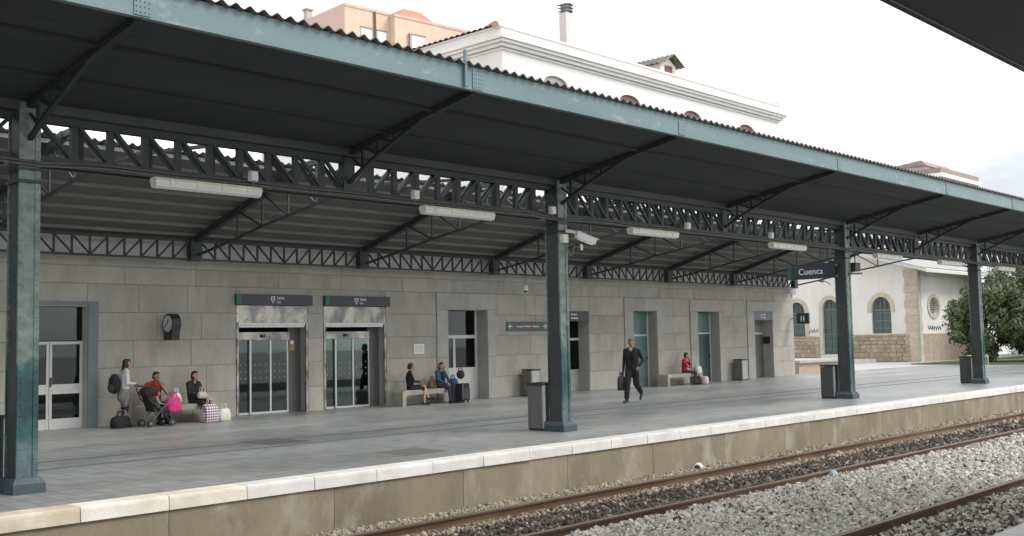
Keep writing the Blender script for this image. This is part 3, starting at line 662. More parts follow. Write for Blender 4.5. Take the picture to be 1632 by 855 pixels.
# rooms behind the doors
rm = MB(); rm.box(XW0, XW1, 31, 31.2, 0, 4.5); rm.box(XW0, XW1, YW+.56, 31, 3.55, 3.65)
for xx in (13.2, 21.5, 26, 30.5, 35, 39): rm.box(xx, xx+.15, YW+.56, 31, 0, 3.55)
rm.box(XW0-.2, XW0, YW, 31, -.05, 4.6); rm.build('interior_walls', M_dark, st)
MB().box(XW0, XW1, YW+.55, 31, -.02, .002).build('interior_floor', M_intfloor, st)
# one-storey wing roof
MB().prism([(YW+.2, 4.62), (31.2, 4.62), (27.4, 5.3)], 'x', XW0, 25.0).build('wing_roof', M_tile, st)

def door(name='door'):
    d = bpy.data.objects.new(name, None); COL.objects.link(d); d.parent = st; d.location = -Vector(st.location); return d
def piece(d, nm, x0, x1, y0, y1, z0, z1, mat): return MB().box(x0, x1, y0, y1, z0, z1).build(nm, mat, d, (0, 0, 0))
# left double door with blue-grey casing
d = door('double_door'); y = YW+.22
piece(d, 'casing', 11.275, 11.51, YW-.03, YW+.02, 0, 2.76, M_blueframe); piece(d, 'casing', 9.50, 9.715, YW-.03, YW+.02, 0, 2.76, M_blueframe); piece(d, 'casing', 9.50, 11.51, YW-.035, YW+.02, 2.762, 2.84, M_blueframe)
for a, b in ((9.73, 10.50), (10.51, 11.26)):
    for z0, z1 in ((0, .24), (.78, 1.0), (1.88, 1.95)): piece(d, 'rail', a, b, y, y+.04, z0+.005, z1, M_whitealu)
    for xx in (a, b-.06): piece(d, 'stile', xx+.001, xx+.059, y-.004, y+.044, 0.006, 1.953, M_whitealu)
    piece(d, 'pane', a+.05, b-.05, y+.015, y+.025, .2, .8, M_glassdark); piece(d, 'pane', a+.05, b-.05, y+.015, y+.025, .98, 1.9, M_glassdark)
piece(d, 'transom_pane', 9.73, 11.26, y+.015, y+.025, 1.97, 2.72, M_glassdark)
piece(d, 'handle', 10.52, 10.54, y-.06, y-.005, .95, 1.15, M_blackmetal)
# two sliding glass doors
for (a, b), ms in (((15.12, 17.33), (15.69, 16.30, 16.85)), ((17.83, 20.04), (18.42, 19.02, 19.60))):
    d = door('sliding_door'); y = YW+.30
    piece(d, 'mirror_panel', a+.02, b-.02, YW+.01, YW+.03, 2.36, 2.80, M_mirror)
    piece(d, 'head_rail', a+.02, b-.10, YW-.01, YW+.09, 2.30, 2.355, M_alu); piece(d, 'head_rail', a+.02, b-.10, YW+.02, YW+.10, 2.24, 2.295, M_alu)
    piece(d, 'operator_box', a+.03, b-.42, y-.06, y+.05, 1.92, 2.12, M_mirror)
    piece(d, 'sensor', (a+b)/2-.22, (a+b)/2-.10, y-.10, y-.062, 1.98, 2.06, M_black)
    piece(d, 'jamb_trim', a+.013, a+.075, YW-.012, YW+.06, 0, 2.36, M_trim); piece(d, 'jamb_trim', b-.075, b-.013, YW-.012, YW+.06, 0, 2.36, M_trim)
    st_ = [a+.06]+[m_ for m_ in ms]+[b-.42]
    for i, (p_, q_) in enumerate(zip(st_[:-1], st_[1:])):
        yy = y+(.02 if i in (0, 3) else -.02)
        lf = piece(d, 'stile', p_, p_+.05, yy-.02, yy+.02, .02, 1.915, M_alu)
        piece(d, 'bottom_rail', p_+.05, q_, yy-.018, yy+.018, .01, .07, M_alu); piece(d, 'pane', p_+.05, q_, yy-.004, yy+.004, .07, 1.915, M_glass)
        dm = MB(); nn = 3
        for r_ in range(3):
            for k in range(nn):
                cx0 = p_+.1+(q_-p_-.1)*(k+.5)/nn-.02; zz = .92+.17*r_
                dm.add([(cx0-.03, yy-.007, zz), (cx0+.03, yy-.007, zz), (cx0, yy-.007, zz+.055)], [(0, 1, 2)])
        dm.build('glass_marks', pm('frosted_mark', (.20, .22, .22), None, rough=.5), d, (0, 0, 0))
    piece(d, 'side_panel', b-.42, b-.02, y+.02, y+.05, 0, 2.24, M_greydoor)
# half-glazed door
d = door('glazed_door'); y = YW+.46
a, b = 22.455, 24.12
piece(d, 'frame', a, a+.05, y-.03, y+.03, 0, 2.74, M_whitealu); piece(d, 'frame', b-.08, b, y-.03, y+.03, 0, 2.74, M_whitealu); piece(d, 'transom_bar', a+.05, b-.08, y-.03, y+.03, 1.88, 1.98, M_whitealu); piece(d, 'mullion', 23.08, 23.17, y-.028, y+.028, .98, 1.88, M_whitealu)
piece(d, 'lower_panel', a+.05, b-.08, y-.02, y+.02, 0, .92, M_whitealu); piece(d, 'mid_rail', a+.05, b-.08, y-.026, y+.026, .92, .98, M_whitealu)
piece(d, 'pane', a+.05, 23.08, y-.004, y+.004, .98, 1.88, M_glassdark); piece(d, 'pane', 23.17, b-.08, y-.004, y+.004, .98, 1.88, M_glassdark); piece(d, 'transom_pane', a+.05, b-.08, y-.004, y+.004, 1.98, 2.72, M_glassdark)
# doorway behind the second column
d = door('recessed_door'); a, b = 27.77, 29.17; y = YW+.46
piece(d, 'lower_panel', a, b, y, y+.04, 0, .75, pm('pale_panel', (.34, .335, .32), (.30, .295, .28), 3, .6)); piece(d, 'pane', a, b, y+.01, y+.02, .75, 1.75, M_glassdark); piece(d, 'transom_bar', a, b, y-.01, y+.05, 1.75, 1.83, M_whitealu); piece(d, 'transom_pane', a, b, y+.01, y+.02, 1.83, 2.74, M_glassdark)
piece(d, 'notice', 28.33, 28.52, y-.012, y-.004, 1.25, 1.62, M_signwhite)
# teal doors
for (a, b, zt, mat, zt2) in ((31.72, 33.17, 2.77, M_tealdoor, 1.86), (35.92, 37.43, 2.78, M_tealdark, 1.90)):
    d = door('teal_door'); y = YW+.40
    piece(d, 'leaf', a+.05, b-.06, y, y+.04, .01, zt2, mat); piece(d, 'transom_panel', a+.05, b-.06, y+.01, y+.03, zt2+.06, zt-.02, M_tealdoor); piece(d, 'transom_bar', a+.01, b-.06, y-.03, y+.05, zt2, zt2+.06, M_whitealu)
    piece(d, 'frame', b-.06, b-.013, y-.03, y+.05, 0, zt-.02, M_whitealu); piece(d, 'frame', a+.013, a+.05, y-.03, y+.05, 0, zt2, M_whitealu); piece(d, 'handle', b-.14, b-.11, y-.05, y, .98, 1.08, M_blackmetal)
d = door('grey_door'); a, b = 40.17, 41.65; y = YW+.46
piece(d, 'leaf', a, b, y, y+.04, .01, 1.86, M_greydoor); piece(d, 'transom_bar', a, b, y-.02, y+.05, 1.86, 1.93, M_whitealu); piece(d, 'transom_panel', a, b, y+.01, y+.03, 1.93, 2.80, pm('pale_transom', (.2, .2, .19), (.17, .17, .165), 3, .5))
piece(d, 'wall_box', b-.06, b-.013, YW+.1, YW+.4, 1.45, 1.75, M_black)

# ---- white upper storey
WX0, WX1, WYB = 25.07, 42.86, 36.0
wins = [27.73, 31.93, 36.05, 40.16]; WN = []
for w in wins: WN.append(arch(w-.62, w+.62, 7.6, 10.50, 10, 10.77))
upo = holed([(WX0, 4.64), (WX1, 4.64), (WX1, 11.3), (WX0, 11.3)], WN, 'y', YW+.0, YW+.45, 'upper_wall', M_white, st)
up2 = MB(); up2.box(WX0, WX0+.4, YW+.452, WYB, 4.64, 11.3); up2.box(WX1-.4, WX1, YW+.452, WYB, 4.64, 11.3); up2.box(WX0, WX1, WYB, WYB+.3, 4.64, 11.3); up2.box(WX0+.41, WX1-.41, YW+3, YW+3.1, 5, 11.2); up2.build('upper_side_wall', M_white, st)
for w in wins:
    wd = bpy.data.objects.new('window', None); COL.objects.link(wd); wd.parent = st; wd.location = -Vector(st.location)
    holed(arch(w-.60, w+.60, 7.62, 10.49, 10, 10.75), [arch(w-.50, w-.03, 7.72, 10.3, 6, 10.4), arch(w+.03, w+.50, 7.72, 10.3, 6, 10.4)], 'y', YW+.26, YW+.32, 'frame', M_redbrown, wd)
    MB().box(w-.52, w+.52, YW+.28, YW+.29, 7.7, 10.45).build('pane', M_winglass, wd)
    MB().prism(arch(w-.60, w+.60, 9.6, 10.49, 10, 10.75), 'y', YW+.07, YW+.12).build('arch_soffit_fill', M_redbrown if w > 30 else M_surround, wd)  # flat panel added for the arch's brownish shaded underside
def ring(z0, z1, out, nm, mat):       # moulding band round the upper storey
    m = MB(); m.box(WX0-out, WX1+out, YW-out, YW+.2, z0, z1); m.box(WX0-out, WX0+.2, YW+.2, WYB+out, z0, z1); m.box(WX1-.2, WX1+out, YW+.2, WYB+out, z0, z1); m.build(nm, mat, st)
ring(11.21, 11.27, .06, 'cornice_band', M_white); ring(11.30, 11.40, .16, 'cornice_band', M_white); ring(11.41, 11.50, .26, 'cornice_band', M_white); ring(11.51, 11.60, .34, 'cornice_band', M_white); ring(11.602, 11.93, .08, 'parapet', M_white); ring(11.932, 11.99, .14, 'parapet_cap', M_white)
# hipped tile roof: rows of barrel tiles are ridged geometry
def tiled(name, quad, nrow, mat, parent, amp=.05):
    p00, p10, p11, p01 = [Vector(q_) for q_ in quad]; m = MB(); n = nrow; k = 6; nrm = (p10-p00).cross(p01-p00).normalized()
    if nrm.z < 0: nrm = -nrm
    for i in range(n):
        vs = []; fs = []
        for j in range(k+1):
            t = (i+j/k)/n; h = amp*math.sin(math.pi*j/k)
            vs += [p00.lerp(p10, t)+nrm*h, p01.lerp(p11, t)+nrm*h]
        for j in range(k): fs.append((2*j, 2*j+2, 2*j+3, 2*j+1))
        m.add(vs, fs)
    return m.build(name, mat, parent)
rz = 14.0; ymid = (YW+WYB)/2; ov = .25; zE = 11.98
tiled('roof_slope', [(WX0-ov, YW-ov+.3, zE), (WX1+ov, YW-ov+.3, zE), (WX1-5.2, ymid, rz), (WX0+5.2, ymid, rz)], 70, M_tile, st)
tiled('roof_slope', [(WX0-ov, YW-ov+.3, zE), (WX0-ov, WYB+ov, zE), (WX0+5.2, ymid+.1, rz), (WX0+5.2, ymid, rz)], 46, M_tile, st)
tiled('roof_slope', [(WX0-ov, WYB+ov, zE), (WX1+ov, WYB+ov, zE), (WX1-5.2, ymid, rz), (WX0+5.2, ymid, rz)], 70, M_tile, st)
tiled('roof_slope', [(WX1+ov, YW-ov+.3, zE), (WX1+ov, WYB+ov, zE), (WX1-5.2, ymid+.1, rz), (WX1-5.2, ymid, rz)], 46, M_tile, st)
for a_, b_ in (((WX0-ov, YW+.05, zE), (WX0+5.2, ymid, rz)), ((WX1+ov, YW+.05, zE), (WX1-5.2, ymid, rz))):
    m = MB(); nn = 22
    for i in range(nn):
        p_ = Vector(a_).lerp(Vector(b_), i/nn); q_ = Vector(a_).lerp(Vector(b_), (i+1.1)/nn); m.tube([p_+Vector((0, 0, .02)), q_+Vector((0, 0, .05))], [.13, .10], 8)
    m.build('hip_tiles', M_tile, st)
ch = MB().box(29.72, 30.06, YW+1.15, YW+1.49, 12.2, 13.72).build('chimney', pm('chimney_render', (.60, .60, .60), (.55, .55, .55), 2, .9), st)
for k in range(3):
    z = 13.75+.12*k; MB().prism([(29.68, z), (29.89, z+.05), (30.10, z), (30.10, z+.04), (29.89, z+.09), (29.68, z+.04)], 'y', YW+1.10, YW+1.54).build('cowl_tile', pm('slate', (.12, .15, .16), (.16, .19, .2), 3, .6), ch, (0, 0, 0))
MB().box(29.76, 30.02, YW+1.19, YW+1.45, 13.72, 14.05).build('flue_core', M_concrete, ch, (0, 0, 0))
dr = bpy.data.objects.new('dormer', None); COL.objects.link(dr); dr.parent = st; dr.location = -Vector(st.location)
DX0, DX1, DY = 35.3, 36.5, YW+1.0
MB().prism([(DX0+.05, 12.0), (DX1-.05, 12.0), (DX1-.05, 12.78), ((DX0+DX1)/2, 13.08), (DX0+.05, 12.78)], 'y', DY, DY+2.6).build('dormer_wall', M_whitestain, dr)
MB().box(DX0+.35, DX1-.35, DY-.03, DY+.02, 12.25, 12.75).build('shutter', M_redbrown, dr)
tiled('dormer_slope', [(DX0-.15, DY-.35, 12.72), (DX0-.15, DY+3, 12.72), ((DX0+DX1)/2, DY+3, 13.16), ((DX0+DX1)/2, DY-.35, 13.16)], 14, M_corr, dr)
tiled('dormer_slope', [(DX1+.15, DY-.35, 12.72), (DX1+.15, DY+3, 12.72), ((DX0+DX1)/2, DY+3, 13.16), ((DX0+DX1)/2, DY-.35, 13.16)], 14, M_corr, dr)
# ================================================================== ANNEX, FAR BUILDINGS, TREES
AX, AY = 66.5, 27.6
an = thing('annex_building', 'white gabled annex with arched green doors and a rubble stone base', 'building', (AX, AY, 0), 0, world=True)
YR_ = 36.6; zE_ = 5.85; zR_ = 8.5; YEND = 2*YR_-AY
op = [arch(29.29, 30.57, 1.80, 3.40, 10, 4.15), arch(32.92, 33.98, .5, 3.55, 10, 4.12), arch(35.25, 36.45, 1.70, 3.35, 10, 4.02)]
holed([(AY, -.05), (YEND, -.05), (YEND, zE_), (YR_, zR_), (AY, zE_)], op, 'x', AX, AX+.45, 'gable_wall', M_whitestain, an)
rc = [(69.1+.78*math.cos(t), 3.47+.60*math.sin(t)) for t in np.linspace(0, 2*math.pi, 17)[:-1]]
holed([(AX+.452, -.05), (75.2, -.05), (75.2, zE_), (AX+.452, zE_)], [rc], 'y', AY, AY+.45, 'side_wall', M_whitestain, an)
MB().box(75.0, 75.2, AY+.46, YEND, 0, zE_).build('rear_wall', M_whitestain, an); MB().box(AX+.5, 75, YEND-.3, YEND-.01, 0, zE_).build('rear_wall', M_whitestain, an)
MB().box(AX+1.2, AX+1.3, AY+.5, YEND-.4, 0, 5.8).build('inner_wall', M_dark, an); MB().box(AX+1.4, 75, AY+.9, AY+1, 0, 5.8).build('inner_wall', M_dark, an)
def surround(w0, w1, z0, zs, top, t=.24, jamb=True):
    out = arch(w0-t, w1+t, z0 if jamb else zs-.25, zs, 10, top+t); inn = arch(w0+.01, w1-.01, (z0 if jamb else zs-.25)-.5, zs, 10, top-.01)
    o_ = [p for p in out[2:]]; i_ = [p for p in inn[2:]]
    zl = z0 if jamb else zs-.25
    poly = [(w1+t, zl)]+o_+[(w0-t, zl), (w0+.01, zl)]+i_[::-1]+[(w1-.01, zl)]
    m = MB(); n = len(o_)
    seq_o = [(w1+t, zl)]+o_+[(w0-t, zl)]; seq_i = [(w1-.01, zl)]+i_+[(w0+.01, zl)]
    for k in range(len(seq_o)-1):
        q = [seq_o[k], seq_o[k+1], seq_i[k+1], seq_i[k]]
        m = MB(); m.prism(q, 'x', AX-.05, AX+.02); m.build('arch_stone', M_quoin, an)
surround(29.29, 30.57, 1.80, 3.40, 4.15, .26, False); surround(32.92, 33.98, .5, 3.55, 4.12, .26, True); surround(35.25, 36.45, 1.70, 3.35, 4.02, .26, True)
for (w0, w1, z0, zs, top, nm) in ((29.29, 30.57, 1.80, 3.40, 4.15, 'shuttered_window'), (32.92, 33.98, .5, 3.55, 4.12, 'arched_door'), (35.25, 36.45, 1.7, 3.35, 4.02, 'shuttered_window')):
    d = bpy.data.objects.new(nm, None); COL.objects.link(d); d.parent = an; d.location = -Vector(an.location)
    MB().prism(arch(w0, w1, z0, zs, 10, top), 'x', AX+.20, AX+.24).build('backing_panel', M_shutter, d)
    mid = (w0+w1)/2
    for a_, b_ in ((w0+.03, mid-.015), (mid+.015, w1-.03)): MB().box(AX+.15, AX+.198, a_, b_, z0+.03, zs-.18).build('leaf', M_shutter, d); 
    MB().box(AX+.14, AX+.198, w0+.01, w1-.01, zs-.15, zs-.05).build('transom_bar', pm('faded_green', (.16, .20, .20), (.13, .17, .17), 3, .6), d)
    for k in (-1, 0, 1): MB().box(AX+.16, AX+.198, mid+k*.28-.02, mid+k*.28+.02, zs-.05, zs+(.62 if k == 0 else .48)*(top-zs)/.75).build('fanlight_bar', M_blackmetal, d)
    for k in range(3): MB().box(AX+.14, AX+.149, w0+.05, w1-.05, z0+.3+k*.5, z0+.34+k*.5).build('board_rail', pm('faded_green', (.2, .2, .2)), d)
# stone ring and lattice of the round window
for k in range(14):
    t0, t1 = 2*math.pi*k/14, 2*math.pi*(k+1)/14
    q = [(69.1+r_*a_*math.cos(t), 3.47+r_*b_*math.sin(t)) for (r_, t) in ((1, t0), (1, t1), (1.38, t1), (1.38, t0)) for a_, b_ in ((.76, .59),)]
    MB().prism(q, 'y', AY-.05, AY+.02).build('ring_stone', M_quoin, an)
rw = bpy.data.objects.new('round_window', None); COL.objects.link(rw); rw.parent = an; rw.location = -Vector(an.location)
MB().box(68.3, 69.9, AY+.26, AY+.27, 2.8, 4.1).build('pane', M_winglass, rw)
for k in range(-3, 4):
    h = .58*math.sqrt(max(0, 1-(k*.2/.78)**2)); MB().box(69.1+k*.2-.015, 69.1+k*.2+.015, AY+.2, AY+.23, 3.47-h, 3.47+h).build('lattice_bar', M_whitealu, rw)
    zz = 3.47+k*.15; w_ = .76*math.sqrt(max(0, 1-(k*.15/.6)**2)); MB().box(69.1-w_, 69.1+w_, AY+.17, AY+.195, zz-.015, zz+.015).build('lattice_bar', M_whitealu, rw)
# rubble base with single stones on the gable side
rr_ = random.Random(5); z = .02
base_o = MB(); base_o.box(AX-.06, AX-.002, AY-.06, 32.64, -.05, 1.74); base_o.box(AX-.06, AX-.002, 34.26, 40, -.05, 1.68); base_o.build('base_backing', M_rubblemortar, an); MB().box(AX-.06, 75.2, AY-.062, AY-.002, -.05, 1.74).build('side_base', pm('rubble_far', (.46, .38, .29), (.34, .28, .22), 3.2, .9, bump=.9, bscale=6, c3=(.40, .37, .33), s3=2.5), an)
while z < 1.66:
    h = rr_.uniform(.20, .30); h = min(h, 1.73-z); y = AY+.50
    while y < 37.6:
        w = rr_.uniform(.28, .62)
        if not (y+w > 32.62 and y < 34.28):
            j = lambda: rr_.uniform(-.03, .03); b0 = AX-.10-rr_.uniform(0, .03)
            q = [(y+.015+j()*.4, z+.012+j()*.3), (y+w-.015+j()*.4, z+.012+j()*.3), (y+w-.015+j()*.4, z+h-.012+j()*.3), (y+.015+j()*.4, z+h-.012+j()*.3)]
            cyq = sum(p[0] for p in q)/4; czq = sum(p[1] for p in q)/4
            vs = [(AX-.055, *p) for p in q]+[(b0+.02, *p) for p in q]+[(b0, cyq+(p[0]-cyq)*.8, czq+(p[1]-czq)*.78) for p in q]
            fs = [(8, 9, 10, 11)]+[(i, (i+1) % 4, 4+(i+1) % 4, 4+i) for i in range(4)]+[(4+i, 4+(i+1) % 4, 8+(i+1) % 4, 8+i) for i in range(4)]
            MB().add(vs, fs).build('rubble_stone', M_rubble, an)
        y += w
    z += h
k = 0; z = 0
while z < zE_-.3:        # quoins
    h = .48; w1_, w2_ = (.78, .5) if k % 2 else (.70, .6)
    m = MB(); m.prism([(AX-.09, AY-.09), (AX+w2_, AY-.09), (AX+w2_, AY-.003), (AX-.003, AY-.003), (AX-.003, AY+w1_), (AX-.09, AY+w1_)], 'z', z+.006, min(z+h, zE_-.05)-.006); m.build('quoin', M_quoin, an); z += h; k += 1
z = 0
while z < zE_-.3:
    MB().box(74.5, 75.28, AY-.08, AY-.003, z+.006, z+.47).build('quoin', M_quoin, an); z += .48
dp = MB(); dp.tube([(AX-.16, AY-.16, .05), (AX-.16, AY-.16, 5.6), (AX-.05, AY-.45, 5.82)], .055, 10); dp.build('downpipe', M_pipe, an)
M_annexroof = pm('fibre_cement_pale', (.40, .40, .39), (.33, .33, .32), 2, .9)
# roof with deep eaves
sl2 = (zR_-zE_)/(YR_-AY); EV = 1.15
for sg in (1, -1):
    y0, y1 = (AY-EV, YR_) if sg > 0 else (YEND+EV, YR_); z0 = zE_-EV*sl2
    poly = [(y0, z0+.02), (y1, zR_+.02), (y1, zR_+.22), (y0, z0+.22)]
    MB().prism(poly, 'x', AX-1.3, 76.2).build('roof_deck', M_plaster, an)
    tiled('roof_slope', [(AX-1.35, y0, z0+.23), (76.25, y0, z0+.23), (76.25, y1, zR_+.23), (AX-1.35, y1, zR_+.23)], 45, M_annexroof, an)
MB().box(AX-1.3, 76.2, AY-EV-.10, AY-EV, zE_-EV*sl2-.02, zE_-EV*sl2+.14).build('gutter', M_plaster, an)
# goods dock, step and lamp in front of the annex
dk = thing('loading_dock', 'low stone loading dock with pale top in front of the annex', 'dock', (56, 30, 0), 0, world=True)
MB().box(45.2, 49.5, 24.32, 41, .50, .62).build('dock_top', M_concrete, dk); MB().box(45.35, 49.4, 24.45, 41, -.02, .50).build('dock_wall', M_rubble, dk)
MB().box(55.6, 64.5, 29.5, 41, -.02, .22).build('dock_step', M_concrete, dk)
lp = thing('wall_lamp', 'small curved street lamp bracketed to the annex wall above its door', 'lamp', (AX, 33.35, 5.1), 0)
MB().tube([(0, 0, 0), (-.35, 0, .12), (-.75, .05, .22)], .03, 8).build('arm', M_steeldull, lp); MB().ell((-1.05, .07, .20), (.36, .16, .09)).build('lamp_head', M_steeldull, lp, smooth=True)
def scribble(name, label, pts_f, loc, rot):
    m = MB(); t = np.linspace(0, 1, 60); pts = [Vector((a, 0, b)) for a, b in pts_f(t)]
    for p_, q_ in zip(pts[:-1], pts[1:]): m.bar(p_, q_, .02, .025, upv=(0, 1, 0))
    o = m.build(name, pm('spray_paint', (.05, .05, .055), None, rough=.7)); o.location = loc; o.rotation_euler = rot; tag(o, label, 'graffiti', 'graffiti on the annex')
scribble('graffiti', 'dark scrawled graffiti tag on the annex gable beside the arched door', lambda t: [(1.5*x, .09*math.sin(40*x)+.05*math.sin(91*x)) for x in t], (AX-.02, 35.15, 2.05), (0, 0, -math.pi/2))
scribble('graffiti', 'dark scrawled graffiti tag on the annex side below the round window', lambda t: [(2.2*x, .10*math.sin(37*x+1)+.06*math.sin(80*x)) for x in t], (68.0, AY-.02, 2.1), (0, 0, 0))

# ---- orange brick apartment block
ap = thing('apartment_block', 'pale orange brick apartment block with flat roof far behind the canopy', 'building', (55.2, 70, 0), R(-5))
AH = 29.9
def blk(nm, x0, x1, y0, y1, z0, z1, mat): return MB().box(x0, x1, y0, y1, z0, z1).build(nm, mat, ap)
PR = pm('pink_parapet_side_shade', (.60, .43, .36), (.55, .40, .33), 2, .9)
blk('wall', 0, 4.5, 0, 14, 0, AH, M_brick); blk('wall', 4.51, 13, -.8, 14, 0, AH-.25, M_brick); blk('wall', 13.01, 30, .4, 14, 0, AH-1.0, M_brick)
blk('parapet', -.06, 4.5, -.06, 14.05, AH+.001, AH+.25, PR); blk('parapet', 4.46, 13.05, -.86, 14.05, AH-.249, AH, PR); blk('side_shade_panel', -.05, -.002, .02, 13.9, 0, AH, PR)  # thin pinkish panel paints the left face's shade; parapets share its tone
for fl in range(0, 9):
    for (xa, xb, yy) in ((1.55, 2.65, 0), (3.15, 4.2, 0), (6.2, 7.7, -.8), (17, 19, .4), (24, 26, .4)):
        z1 = AH-1.55-3.1*fl
        w = MB().box(xa, xb, yy-.06, yy-.003, z1-1.9, z1).build('window', M_whitealu, ap); MB().box(xa+.08, xb-.08, yy-.075, yy-.062, z1-1.82, z1-.08).build('pane', M_signwhite if fl < 2 else M_winglass, w); MB().box(xa-.05, xb+.05, yy-.10, yy-.061, z1, z1+.1).build('lintel', M_brown, w)
for fl in range(2):
    z = AH-2.3-3.1*fl; bl = blk('balcony', 9.2, 12.9, -2.0, -.81, z-.9, z, M_redbrown)
    for k in range(13): MB().bar((9.2+.3*k, -1.98, z), (9.2+.3*k, -1.98, z+.75), .04, .04).build('railing_bar', M_redbrown, bl)
    MB().bar((9.2, -1.98, z+.75), (12.9, -1.98, z+.75), .06, .06).build('railing_rail', M_redbrown, bl)
for (xx, yy) in ((-.0, 6), (2.6, 3), (5.4, 3)): c_ = blk('chimney', xx, xx+.6, yy, yy+.6, AH, AH+1.1, M_concrete); MB().box(xx-.1, xx+.7, yy-.1, yy+.7, AH+1.15, AH+1.3).build('chimney_cap', M_concrete, c_)
MB().tube([(2.95, -.1, 0), (2.95, -.1, AH)], .10, 8).build('drainpipe', M_redbrown, ap); MB().tube([(5.9, -.95, 0), (5.9, -.95, AH-1.5)], .07, 8).build('drainpipe', M_redbrown, ap)
MB().prism([(6.2, AH-.2), (13.5, AH-.2), (9.5, AH+1.7), (7.5, AH+1.7)], 'y', 2, 13).build('roof', pm('pinkroof', (.55, .30, .24), (.5, .27, .2), 3, .9), ap)

# ---- far tower block above the canopy's right end
tw = thing('tower_block', 'distant brown and white tower block peeping over the canopy', 'building', (150, 56, 0), R(0))
def tb(nm, x0, x1, y0, y1, z0, z1, mat): return MB().box(x0, x1, y0, y1, z0, z1).build(nm, mat, tw)
tb('wall', 0, 13.8, 2.4, 10, 0, 23.2, M_brown)
for k in range(7):
    z = 23.45-3.0*k
    tb('balcony_band', -.8, 14.2, 1.6, 6.6, z, z+.5, M_white); tb('shade_slab', -.5, 14, 1.9, 6.4, z-.14, z-.01, M_dark)
    for q in range(5): tb('window', -.03, -.002, 3+q*1.3, 3.9+q*1.3, z-1.9, z-.3, M_glassdark); tb('window', 1.0+q*2.6, 2.6+q*2.6, 2.37, 2.398, z-1.9, z-.3, M_glassdark)
tb('parapet', -.4, 14, 1.9, 6.4, 23.96, 24.75, M_brown); tb('penthouse', 1, 10, 4.6, 9.2, 23.2, 25.4, M_plaster)
MB().prism([(4.2, 25.4), (9.8, 25.4), (8.6, 25.8), (5.0, 26.2)], 'x', .5, 10.5).build('penthouse_roof', M_brown, tw)

# ---- trees beside the annex
def tree(label, loc, h, rad, nleaf, mat, seed, name='broadleaf_tree'):
    r_ = np.random.default_rng(seed); t = thing(name, label, 'tree', loc, 0, 'trees beside the annex')
    m = MB(); m.tube([(0, 0, -.1), (.05, .03, h*.2), (-.03, .1, h*.42), (.05, 0, h*.6)], [.16, .13, .10, .06], 8); ends = []
    for k in range(10):
        a = r_.uniform(0, 6.28); z0 = h*r_.uniform(.12, .55); e = Vector((math.cos(a)*rad*r_.uniform(.45, .85), math.sin(a)*rad*r_.uniform(.45, .85), z0+h*r_.uniform(.12, .4)))
        m.tube([(0, .03, z0), (e.x*.5, e.y*.5, (z0+e.z)/2+.15), e], [.06, .045, .015], 6); ends.append(e)
    m.build('trunk', M_bark, t)
    cen = []
    for k in range(84):
        u = r_.normal(size=3); u /= np.linalg.norm(u); rr = r_.uniform(.25, 1.12)**.6
        cen.append((u[0]*rad*rr*.95, u[1]*rad*rr*.95, h*.50+u[2]*h*.47*rr, r_.uniform(.25, .85)*rad/2.4))
    cen = np.array(cen); idx = r_.integers(0, len(cen), nleaf); d = r_.normal(size=(nleaf, 3)); d /= np.linalg.norm(d, axis=1)[:, None]
    P = cen[idx, :3]+d*(cen[idx, 3]*r_.uniform(.3, 1.05, nleaf))[:, None]; P[:, 2] = np.maximum(P[:, 2], .12)
    nrm = d+r_.normal(0, .55, (nleaf, 3)); nrm /= np.linalg.norm(nrm, axis=1)[:, None]; tt = np.cross(nrm, r_.normal(size=(nleaf, 3))); tt /= np.linalg.norm(tt, axis=1)[:, None]; bt = np.cross(nrm, tt)
    ls = r_.uniform(.055, .11, nleaf)[:, None]
    V = np.stack([P-tt*ls*1.3, P+bt*ls*.6, P+tt*ls*1.3, P-bt*ls*.6], 1).reshape(-1, 3); F = np.arange(nleaf*4).reshape(-1, 4)
    me = bpy.data.meshes.new('crown'); me.from_pydata(V.tolist(), [], F.tolist()); me.materials.append(mat); me.update(); obj('crown', me, t)
tree('dense dark green tree just left of the farthest column, before the annex', (64.0, 22.5, 0), 4.9, 2.2, 32000, M_leaf, 1)
tree('broad dark green tree to the right of the farthest column', (66.2, 19.6, 0), 5.6, 2.8, 40000, M_leaf, 2)
tree('pale green loose tree standing taller behind the darker trees', (75.5, 22.2, 0), 8.0, 3.2, 36000, M_leaf2, 3)
tree('dark green tree at the far right picture edge', (67.0, 17.6, 0), 6.2, 3.2, 38000, M_leaf, 4)
tree('tall pale tree far behind the picture right edge', (82, 20.0, 0), 9.0, 4.4, 34000, M_leaf2, 5)
tree('dark shrubby tree far behind at the end of the platform', (86, 26.5, 0), 7.5, 4.4, 30000, M_leaf, 6)
o = MB().box(60.5, 110, 14.5, 25.6, .0, .06).build('grass_verge', M_grass); o['kind'] = 'structure'
